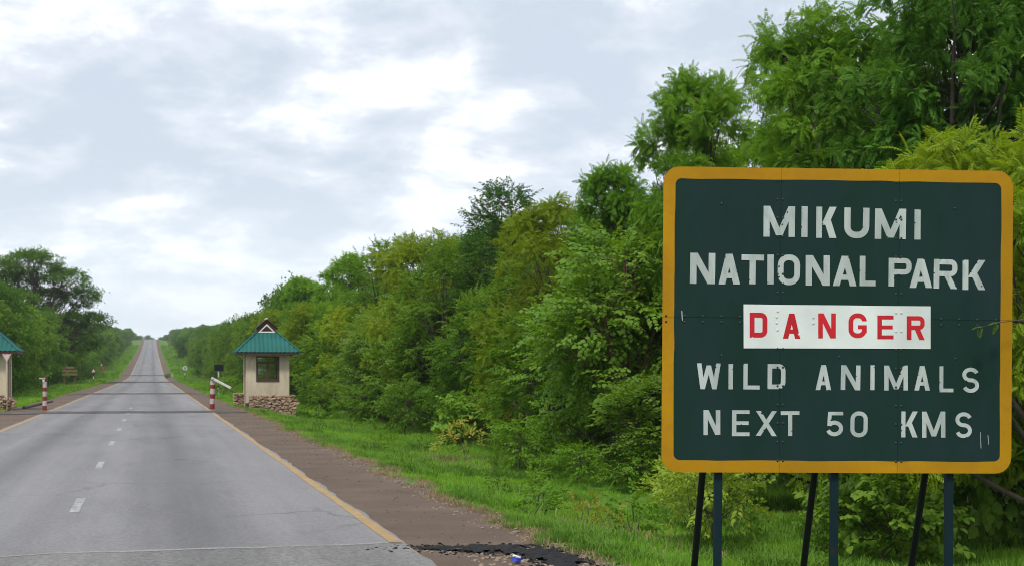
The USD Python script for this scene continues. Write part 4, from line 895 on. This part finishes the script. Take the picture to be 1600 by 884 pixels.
# far trees: fewer, larger leaf groups
for j, (m_, s_) in enumerate((('leaf_far', 61), ('leaf_far_dark', 66), ('leaf_far', 72), ('leaf_far_dark', 78))):
    PROTO[f'far_{j}'] = make_tree(['distant_tree_kind', 'distant_dark_tree_kind', 'distant_round_tree_kind', 'distant_deep_tree_kind'][j], s_, 9.0, rand_lobes(s_, 14, 9.0, (3.4, 3.2, 3.8, 3.0)[j], 1.1, .38), .3, T_FAR, m_, 260, 4, 1.0, .55, .14, sides=4)
big = [L_(0, 0, 13.0, 3.2, 3, 1.3), L_(-3.6, .5, 12.2, 2.8, 2.6, 1.2), L_(3.2, -.6, 11.4, 2.7, 2.6, 1.2), L_(-1.2, 2.2, 11.0, 2.8, 2.6, 1.3), L_(5.2, .4, 9.4, 2.2, 2.2, 1.1), L_(-5.6, -.4, 9.8, 2.4, 2.3, 1.2), L_(2.0, 1.5, 9.2, 2.6, 2.5, 1.3), L_(-2.4, -1.6, 9.0, 2.7, 2.6, 1.3), L_(6.2, -.3, 6.8, 1.9, 1.9, 1.2), L_(3.8, .2, 7.0, 2.1, 2, 1.2), L_(-4.0, .6, 7.0, 2.2, 2.1, 1.2), L_(.4, -1.5, 7.0, 2.2, 2.1, 1.2), L_(5.4, 0, 4.6, 1.8, 1.8, 1.2)]
PROTO['savanna'] = make_tree('airy_tall_tree_kind', 91, 14.5, big, 3.0, T_FAR, 'leaf_far_dark', 1000, 6, .7, .6, .3, sides=6, fork=.3)
PROTO['red_trunk'] = make_tree('red_trunk_tree_kind', 95, 5.2, [L_(0, 0, 4.6, 1.2, 1.2, .7), L_(.9, .2, 3.8, 1.0, 1, .7), L_(-.8, .3, 3.6, 1.0, 1, .7), L_(.2, -.7, 3.2, .9, .9, .6), L_(-.3, .9, 3.0, .9, .9, .6), L_(.6, -.9, 2.3, .9, .9, .6), L_(-.8, -.7, 2.0, .9, .9, .6)], 1.3, T_BRO, 'leaf_broad', 160, 8, 1.0, .45, .12, bark='bark_red', up=.2)
# shrubs
PROTO['shrub_yellow'] = make_tree('yellowish_shrub_kind', 101, 1.5, [L_(0, 0, 1.1, .5, .5, .35), L_(.42, .1, .75, .4, .4, .3), L_(-.42, -.1, .7, .42, .4, .3), L_(.1, -.3, .5, .45, .4, .3)], .15, T_SHR, 'leaf_shrub', 95, 3, .72, .18, .02, up=.6, sides=4)
PROTO['shrub_broad'] = make_tree('broad_leaved_shrub_kind', 107, 1.5, [L_(0, 0, 1.05, .55, .5, .35), L_(.5, .1, .75, .45, .4, .3), L_(-.5, -.05, .65, .45, .4, .3), L_(.1, -.35, .45, .5, .4, .3)], .15, T_BIG, 'leaf_broad', 110, 3, .8, .2, .02, up=.35, sides=4)
PROTO['shrub_green'] = make_tree('green_shrub_kind', 111, 1.4, [L_(0, 0, .9, .6, .55, .4), L_(.55, .1, .6, .45, .4, .3), L_(-.5, 0, .6, .45, .4, .3)], .12, T_SMA, 'leaf_small', 70, 3, .8, .2, .02, up=.3, sides=4)
PROTO['sprig'] = make_tree('yellow_sprig_kind', 117, .9, [L_(0, 0, .62, .3, .3, .25), L_(.25, 0, .4, .25, .25, .2), L_(-.22, .05, .42, .25, .25, .2)], .1, T_SHR, 'leaf_yellow', 16, 2, .62, .12, .012, up=.9, sides=3)

PROTO['weed'] = make_tree('leafy_weed_kind', 123, .6, [L_(0, 0, .42, .16, .16, .14), L_(.13, .03, .25, .15, .15, .1), L_(-.12, .02, .28, .15, .15, .1)], .08, T_BRO, 'leaf_small', 14, 2, .5, .08, .008, up=.7, sides=3)
def tree(name, kind, u_or_x, y=None, s=1.0, rot=0.0, label=None, group=None, sz=None, cat='tree', sink=.05):
    x = u_or_x
    return xf(name, (x, y, float(tz(x, y)) - sink), rot, (s, s, sz or s), label=label, cat=cat, group=group, ref=PROTO[kind])
def by_pixel(u, x):                          # y of the point at lateral offset x that is seen in picture column u
    a = math.atan((u - 800) / F) + YAW
    return x / math.tan(a)
def need(u, v, x, H, kind_h):                # height scale so that the top reaches row v
    y = by_pixel(u, x); zc = x * SY + y * CY
    return y, ((577 - v) / F * zc + EYE - float(tz(x, y))) / kind_h

KH = dict(pinnate_a=8.6, pinnate_b=8.6, deep=9.6, feather_a=7.2, feather_b=6.6, broad_a=5.4, broad_b=4.4, small_a=6.6, small_b=5.2, dark=8.4, far_0=9, far_1=9, far_2=9, far_3=9, savanna=14.5)
NAME = dict(pinnate_a='pinnate_tree', pinnate_b='pinnate_tree', deep='deep_green_tree', feather_a='feathery_tree', feather_b='feathery_tree', broad_a='broadleaf_tree', broad_b='broadleaf_tree', small_a='small_leaved_tree', small_b='small_leaved_tree', dark='dark_tree', far_0='distant_tree', far_1='distant_tree', far_2='distant_tree', far_3='distant_tree')
placed = []
def hero(u, v, x, kind, rot, label, cat='tree', wide=None):
    y, s = need(u, v, x, None, KH[kind])
    placed.append((x, y, 2.0))
    return tree(NAME[kind], kind, x, y, wide or min(max(s, .75), 1.25), rot, label, sz=s, cat=cat)
hero(1500, -75, 12.8, 'deep', .4, 'tall deep green tree behind the sign, its crown running out of the picture top', wide=.82)
hero(1625, -120, 14.6, 'deep', 3.4, 'deep green tree filling the top right corner of the picture', wide=.95)
hero(1300, 18, 12.0, 'pinnate_a', 1.2, 'tall tree with drooping leaves above the middle of the sign', wide=.95)
hero(1085, 106, 11.6, 'pinnate_b', 2.3, 'slim bright green tree rising above the left corner of the sign', wide=.85)
hero(1190, 190, 14.2, 'pinnate_a', 4.0, 'shadowed tree seen between the two tall trees above the sign', wide=.85)
hero(1640, 160, 10.3, 'feather_b', .9, 'yellow-green feathery tree at the right picture edge beside the sign')
hero(1425, 242, 10.4, 'feather_a', 2.9, 'yellow-green feathery treetop showing just over the sign edge')
hero(958, 252, 11.2, 'pinnate_b', 5.0, 'light green tree top left of the sign, slim with drooping leaves', wide=.75)
hero(880, 300, 11.4, 'feather_a', .3, 'feathery yellowish tree with a rounded top, second left of the sign')
hero(785, 287, 11.8, 'dark', 1.0, 'dark green slim tree standing above its paler neighbours', wide=.9)
hero(700, 356, 11.6, 'feather_b', 4.1, 'yellow-green feathery tree just left of the dark slim tree')
hero(612, 372, 11.9, 'small_a', .5, 'green rounded tree on the skyline halfway between hut and sign')
hero(545, 398, 11.9, 'pinnate_a', 3.3, 'deep green tree with level layers behind and right of the right hut')
hero(470, 432, 12.2, 'pinnate_b', 2.0, 'dark topped tree directly behind the right hut')
hero(960, 405, 10.5, 'broad_a', .8, 'broad-leaved tree with big glossy leaves directly left of the sign')
_g = ground_at(985, 752, -.58)
hero(1048, 590, 10.1, 'broad_b', 2.2, 'low broad-leaved tree half hidden behind the left sign edge')
tree('red_trunk_tree', 'red_trunk', _g[0] + .25, _g[1] + 1.2, 1.0, 1.0, 'tree with a reddish peeling trunk standing in shade just left of the sign')
placed.append((_g[0], _g[1], 1.6))
hero(870, 470, 10.5, 'small_b', 1.7, 'small-leaved green tree at the grass edge, second from the sign')
hero(760, 450, 10.7, 'small_a', 2.6, 'bushy small-leaved tree reaching the ground in mid forest edge')
hero(690, 470, 10.6, 'broad_a', 4.4, 'broad-leaved tree at the grass edge below the yellow-green feathery tree')
hero(590, 500, 10.8, 'small_b', 5.2, 'bushy tree with dark hollows, right of the right hut')

FR = np.random.default_rng(909)
def mixed(kinds, p_): return kinds[FR.choice(len(kinds), p=p_)]
near_k = (['broad_a', 'broad_b', 'small_a', 'small_b', 'feather_b'], [.25, .15, .28, .2, .12])
mid_k = (['pinnate_a', 'pinnate_b', 'feather_a', 'small_a', 'dark', 'deep'], [.24, .18, .22, .2, .08, .08])
ROWS = {}
ORD = ['first', 'second', 'third', 'fourth', 'fifth', 'sixth', 'seventh', 'eighth', 'ninth', 'tenth', 'eleventh', 'twelfth', 'thirteenth', 'fourteenth', 'fifteenth', 'sixteenth', 'seventeenth', 'eighteenth', 'nineteenth', 'twentieth', 'twenty-first', 'twenty-second', 'twenty-third', 'twenty-fourth', 'twenty-fifth', 'twenty-sixth', 'twenty-seventh', 'twenty-eighth', 'twenty-ninth', 'thirtieth']
def row(side, x0, jx, y0, y1, gap, growth, kinds, s0, s1, label, group, far=False):
    y = y0
    while y < y1:
        x = side * (x0 + FR.normal(0, jx)); k = mixed(*kinds); s = FR.uniform(s0, s1)
        if far: s *= 1 + max(0, y - 300) * .0002
        if all(math.hypot(x - a, (y - b_)) > c_ * (.8 if abs(abs(x) - abs(a)) > 1 else .9) for a, b_, c_ in placed[:19]) or far:
            pr_ = tree(NAME[k], k, x, y, s, FR.random() * 6.28, label, group, sz=s * FR.uniform(.92, 1.12)); ROWS.setdefault(group, []).append((y, pr_, k))
        y += gap * (1 + growth * y) * FR.uniform(.8, 1.2)
row(1, 10.7, .35, 14, 130, 2.6, .004, near_k, .85, 1.1, 'low leafy tree at the grass edge right of the road, between sign and hut', 'front trees of the right forest edge')
row(1, 13.2, .7, 17, 130, 3.3, .004, mid_k, .78, .92, 'taller tree in the second rank of the right forest, between sign and hut', 'second rank of the right forest')
row(1, 17.5, 1.2, 22, 130, 5.0, .004, mid_k, .8, .95, 'tree deep inside the right forest behind the front ranks', 'inner trees of the right forest')
far_k = (['far_0', 'far_1', 'far_2', 'far_3'], [.38, .17, .3, .15])
far_d = (['far_0', 'far_1', 'far_2', 'far_3'], [.22, .33, .2, .25])
row(1, 12.4, .8, 130, 330, 4.2, .002, far_k, .8, 1.0, 'green tree in the forest edge right of the road beyond the hut', 'far trees right of the road', True)
row(1, 16.5, 1.2, 133, 330, 5.2, .002, far_k, 1.0, 1.2, 'taller green tree in the rear rank right of the road beyond the hut', 'far rear trees right of the road', True)
y, s = need(52, 388, -14.6, None, 14.5)
tree('airy_tall_tree', 'savanna', -14.6, y, s, .3, 'tall airy dark tree on the left, highest on the left skyline')
row(-1, 13.4, .7, 96, 330, 4.6, .003, far_d, .78, 1.0, 'green tree in the forest edge left of the road beyond the left hut', 'far trees left of the road', True)
row(-1, 18, 1.2, 100, 330, 6.0, .003, far_d, .95, 1.15, 'darker tree in the rear rank left of the road beyond the left hut', 'far rear trees left of the road', True)

LOOKS_OF = dict(broad_a='broad-leaved', broad_b='low broad-leaved', small_a='bushy small-leaved', small_b='low small-leaved', feather_a='feathery', feather_b='feathery yellow-green', pinnate_a='droopy-leaved', pinnate_b='slim droopy-leaved', dark='dark', deep='deep green')
for group, what in (('front trees of the right forest edge', 'tree among the low front fillers, %s rightward from the hut'), ('second rank of the right forest', 'taller tree of the second forest rank, %s rightward from the hut'), ('inner trees of the right forest', 'inner forest tree behind two ranks, %s rightward from the hut')):
    for k, (y, pr_, kind) in enumerate(sorted(ROWS[group], key=lambda r: -r[0])):
        pr_.SetCustomDataByKey('label', LOOKS_OF[kind] + ' ' + what % ORD[k])
def instancer(name, protos, pos, rot, scl, which, label, cat):
    pi = UsdGeom.PointInstancer.Define(stage, numbered('/World', name))
    p = pi.GetPrim(); setdata(p, label, cat, None, 'stuff')
    paths = []
    for j, pr in enumerate(protos):
        if isinstance(pr, str):
            c_ = UsdGeom.Xform.Define(stage, f'{p.GetPath()}/kinds/kind_{j}'); c_.GetPrim().GetReferences().AddInternalReference(pr); paths.append(c_.GetPath())
        else:
            paths.append(usdkit.mesh(stage, f'{p.GetPath()}/kinds/tuft_{j}', pr[0], LOOK[pr[1]]).GetPath())
    pi.CreatePrototypesRel().SetTargets(paths)
    pi.CreateProtoIndicesAttr(Vt.IntArray.FromNumpy(np.asarray(which, np.int32)))
    pi.CreatePositionsAttr(Vt.Vec3fArray.FromNumpy(np.asarray(pos, np.float32)))
    h = np.asarray(rot) / 2
    pi.CreateOrientationsAttr(Vt.QuathArray([Gf.Quath(float(math.cos(a)), 0, 0, float(math.sin(a))) for a in h]))
    pi.CreateScalesAttr(Vt.Vec3fArray.FromNumpy(np.repeat(np.asarray(scl, np.float32)[:, None], 3, 1)))
    return p
# the woods up the hill and over the crest, too far to count
P, S, = [], []
for side, x0 in ((1, 14.5), (-1, 15.5)):
    for r_ in range(4):
        y = 330
        while y < 1500:
            x = side * (x0 + r_ * 6 + FR.normal(0, 1.2) + (0 if y < 1100 else -2)); P.append((x, y, float(tz(x, y)) - .1)); S.append(FR.uniform(.8, 1.2) * (1 + .1 * r_) * (1 if y < 560 else max(.72, 1 - (y - 560) / 1100))); y += FR.uniform(4.5, 8.5) * (1 + r_ * .25)
for k in range(46): x, y = FR.uniform(-40, 40), FR.uniform(1470, 1590); P.append((x, y, float(tz(x, y)) - .1)); S.append(FR.uniform(.9, 1.35))
n = len(P)
instancer('woods', [PROTO[k] for k in ('far_0', 'far_1', 'far_2', 'far_3')], P, FR.random(n) * 6.28, S, FR.integers(0, 4, n), 'distant woods lining both sides of the road up the hill', 'woods')

# shrubs on the right verge
def shrub(u, v, kind, s, label, zz=-.55, name=None, sz=None):
    p_ = ground_at(u, v, zz); tree(name or 'shrub', kind, p_[0], p_[1], s, u * .7, label, cat='shrub', sz=sz)
shrub(1118, 862, 'shrub_yellow', .8, 'yellowish leafy shrub behind the left post and strut of the sign', sz=1.15)
shrub(1072, 800, 'shrub_yellow', .7, 'pale yellowish shrub at the left edge below the sign corner')
shrub(1385, 885, 'shrub_broad', .85, 'broad-leaved shrub below the sign between its middle and right posts')
shrub(1440, 842, 'shrub_broad', 1.15, 'tall broad-leaved shrub in shade behind the right strut', sz=1.45)
shrub(1545, 855, 'shrub_broad', 1.1, 'broad-leaved shrub right of the right post at the picture edge', sz=1.5)
shrub(1340, 830, 'shrub_broad', .9, 'broad-leaved bush behind the middle post of the sign', sz=1.2)
shrub(916, 842, 'sprig', .62, 'small yellow-tinged sprig in the bright grass near the tar patch')
shrub(950, 846, 'sprig', .5, 'smallest yellow-green sprig in the grass left of the sign')
shrub(722, 715, 'sprig', 1.2, 'yellow-tipped sapling in the grass before the forest edge')
shrub(815, 735, 'shrub_green', 1.0, 'low green bush with upright shoots before the forest edge')
shrub(800, 708, 'sprig', 1.9, 'upright yellow shoots behind the low green bush')
shrub(1000, 765, 'shrub_green', .7, 'small green bush by the tree foot left of the sign')
shrub(905, 752, 'shrub_green', .7, 'yellow-green bush under the broad-leaved tree left of the sign')
shrub(636, 680, 'shrub_green', 1.3, 'dark little bush on the grass below the middle of the forest')
shrub(570, 662, 'shrub_green', 1.3, 'round green bush at the forest foot right of the right hut')
shrub(500, 652, 'shrub_green', 1.4, 'green bush beside the stone wall of the right hut')
shrub(189, 586, 'shrub_green', .9, 'dark round bush at the left road edge below the hill', zz=-.3)
shrub(350, 632, 'shrub_green', 1.1, 'dark green bush behind the right banded post')
shrub(262, 592.5, 'shrub_green', .8, 'low dark clump at the right road edge by the farthest hump', zz=0)
# understory along the forest foot
y = 34
while y < 140:
    x = 10.3 + FR.normal(0, .35); tree('shrub', ['shrub_green', 'shrub_broad', 'shrub_green'][FR.integers(3)], x, y, FR.uniform(.7, 1.2), FR.random() * 6, 'leafy bush among others along the foot of the right forest', 'bushes along the foot of the right forest', cat='shrub'); y += FR.uniform(3.5, 6.5)

WR = np.random.default_rng(66)
for k in range(26):
    y = 14.5 + 45 * WR.random() ** 1.4; x = WR.uniform(5.0, 9.6)
    tree('weed', 'weed', x, y, WR.uniform(.6, 1.3), WR.random() * 6, 'small leafy weed standing in the grass of the right verge', 'leafy weeds in the right verge', cat='weed', sz=WR.uniform(.6, 1.4))

# slim sapling right of the sign, one leafy twig reaching in front of the border
e0 = point_at(1528, 512, S_ZC - .12); e1 = point_at(1600, 499, S_ZC - .02); e2 = point_at(1640, 520, S_ZC + .35); g0 = point_at(1650, 800, S_ZC + .4); g0[2] = float(tz(g0[0], g0[1])) - .05
sp = xf('sapling', (g0[0], g0[1], g0[2]), 0, label='slim sapling whose leafy twig reaches over the right border of the sign', cat='sapling')
tp_ = point_at(1632, 300, S_ZC + .4)
st = np.array([g0, g0 * .5 + e2 * .5 + [.03, .02, 0], e2, e2 * .5 + tp_ * .5 + [-.02, .03, 0], tp_]) - g0
part(sp, 'stem', tube(st, [.022, .02, .016, .012, .006], 6), 'bark', smooth=True)
tw = np.array([e2, e1 * .6 + e2 * .4 + [0, 0, .03], e1, e0 * .5 + e1 * .5 + [0, 0, .015], e0]) - g0
part(sp, 'twig', tube(tw, [.008, .006, .005, .004, .002], 5), 'bark', smooth=True)
sr = np.random.default_rng(8)
tpin = [t_pinnate(sr, .085, 5, .028, .014, .5) for _ in range(3)]
pp, dd = [], []
for t_ in (.99, .95, .78):
    b_ = np.array([np.interp(t_ * 4, range(5), tw[:, k]) for k in range(3)]); d_ = e0 - e1; d_ = d_ / np.linalg.norm(d_)
    for sg in (-1, 1): pp.append(b_); dd.append(d_ + np.array([0, -.15, sg * .7 - .25]))
for k in range(60):
    t_ = sr.uniform(.45, 1); b_ = np.array([np.interp(t_ * 4, range(5), st[:, k2]) for k2 in range(3)]); pp.append(b_); dd.append(sr.normal(0, 1, 3) + [.9, .3, .2])
v, f = place(tpin, np.array(pp), np.array(dd), np.r_[sr.uniform(.8, 1.1, 6), sr.uniform(1.6, 2.6, 60)], sr, .3)
part(sp, 'leaves', (v, f), 'leaf_pinnate')

# grass
def tuft(seed, n, h, spread, w):
    rng = np.random.default_rng(seed); v, f = [], []
    for _ in range(n):
        a = rng.random() * 6.283; r_ = spread * math.sqrt(rng.random()); b0 = np.array([r_ * math.cos(a), r_ * math.sin(a), -.03])
        d = rng.random() * 6.283; lean_ = rng.uniform(.15, .85); hh = h * rng.uniform(.5, 1.15); o = np.array([math.cos(d), math.sin(d), 0]); s = np.array([-o[1], o[0], 0]) * w * rng.uniform(.7, 1.3) / 2
        m_ = b0 + o * lean_ * hh * .3 + [0, 0, hh * .6]; t = b0 + o * lean_ * hh * .95 + [0, 0, hh * (1.0 - .35 * lean_)]; k = len(v)
        v.extend([b0 - s, b0 + s, m_ + s * .8, m_ - s * .8, t]); f.extend([[k, k + 1, k + 2], [k, k + 2, k + 3], [k + 3, k + 2, k + 4]])
    return np.array(v), np.array(f)
GR = np.random.default_rng(5150)
def scatter(y0, y1, dens, x0f, x1f, s0, s1):
    n = int((y1 - y0) * 6 * dens); y = GR.uniform(y0, y1, n); x = x0f(y) + (x1f(y) - x0f(y)) * GR.random(n)
    clump = meshkit.noise(np.stack([x * .9, y * .9, x * 0], -1), 91)
    keep = (GR.random(n) < .15 + 1.15 * clump) & ~((x > 3.8) & (x < 7.2) & (y > RH[1] - 5.5) & (y < RH[1] - 1.2) & (GR.random(n) < .93))
    x, y, clump = x[keep], y[keep], clump[keep]
    near = np.clip(np.minimum(np.abs(x - x0f(y)), np.abs(x - x1f(y))) / .55, 0, 1)
    return np.stack([x, y, tz(x, y)], -1), GR.uniform(s0, s1, len(x)) * (.55 + .9 * clump) * (.42 + .58 * near)
eg = lambda y: 3.98 + edge(33, .5, .9)(y) + .02
parts_ = [scatter(10.5, 22, 105, eg, lambda y: 0 * y + 12.5, .8, 1.2), scatter(22, 40, 55, eg, lambda y: 0 * y + 12, .95, 1.3), scatter(40, 75, 24, eg, lambda y: 0 * y + 10.2, 1.15, 1.6), scatter(75, 160, 9, eg, lambda y: 0 * y + 11, 1.7, 2.4),
          scatter(60, 130, 14, lambda y: 0 * y - 11, lambda y: -6.2 + edge(31, .5, .8)(y), 1.5, 2.0), scatter(130, 300, 6, lambda y: 0 * y - 11.5, lambda y: -6.2 + 0 * y, 2.2, 3.2), scatter(160, 300, 5, lambda y: 0 * y + 4.1, lambda y: 0 * y + 11, 2.4, 3.4), scatter(300, 800, 1.3, lambda y: 0 * y + 4.4, lambda y: 0 * y + 14, 3.5, 6), scatter(300, 800, 1.3, lambda y: 0 * y - 15, lambda y: 0 * y - 6.6, 3.5, 6)]
P = np.vstack([p_[0] for p_ in parts_]); S = np.concatenate([p_[1] for p_ in parts_]); n = len(P)
instancer('grass', [(tuft(k, 30, .17, .17, .008), 'grass_blade') for k in range(4)] + [(tuft(20 + k, 24, .24, .13, .014), 'weed_blade') for k in range(2)], P, GR.random(n) * 6.28, S, np.where((meshkit.noise(P * [.7, .7, 0] + 5, 17) + GR.normal(0, .1, n)) > .66, GR.integers(4, 6, n), GR.integers(0, 4, n)), 'bright green grass covering both verges of the road', 'grass')
yy = GR.uniform(11, 70, 1900); xx = eg(yy) - .05 + np.abs(GR.normal(0, .14, 1900)) - .06
_d = ground_at(712, 716, -.5); yy[:260] = _d[1] + GR.normal(0, 1.6, 260); xx[:260] = _d[0] + GR.normal(0, .5, 260); yy[260:420] = 18.5 + GR.normal(0, 1.2, 160); xx[260:420] = 6.2 + GR.normal(0, .5, 160)
instancer('dry_grass', [(tuft(40 + k, 16, .11, .12, .007), 'straw') for k in range(4)], np.stack([xx, yy, tz(xx, yy) + .004], -1), GR.random(1900) * 6.28, np.r_[GR.uniform(1.4, 2.6, 420), GR.uniform(.5, 1.2, 1480)], GR.integers(0, 4, 1900), 'dry straw-coloured grass in a thin band along the shoulder edge', 'dry grass')

# ------------------------------------------------------------------ haze
LOOK['haze'] = usdkit.material(stage, '/World/Looks/haze', {'v': ('principled_volume', {'color': (0.86, 0.92, 1.0), 'density': 0.00013, 'anisotropy': 0.2})}, [], volume='v.volume')
hz = trimesh.creation.box(bounds=[[-2100, -500, -3.5], [2100, 4200, 60]])
top('haze', hz, 'haze', label='thin pale haze in the air over the road and the far woods', cat='haze', kind='stuff')
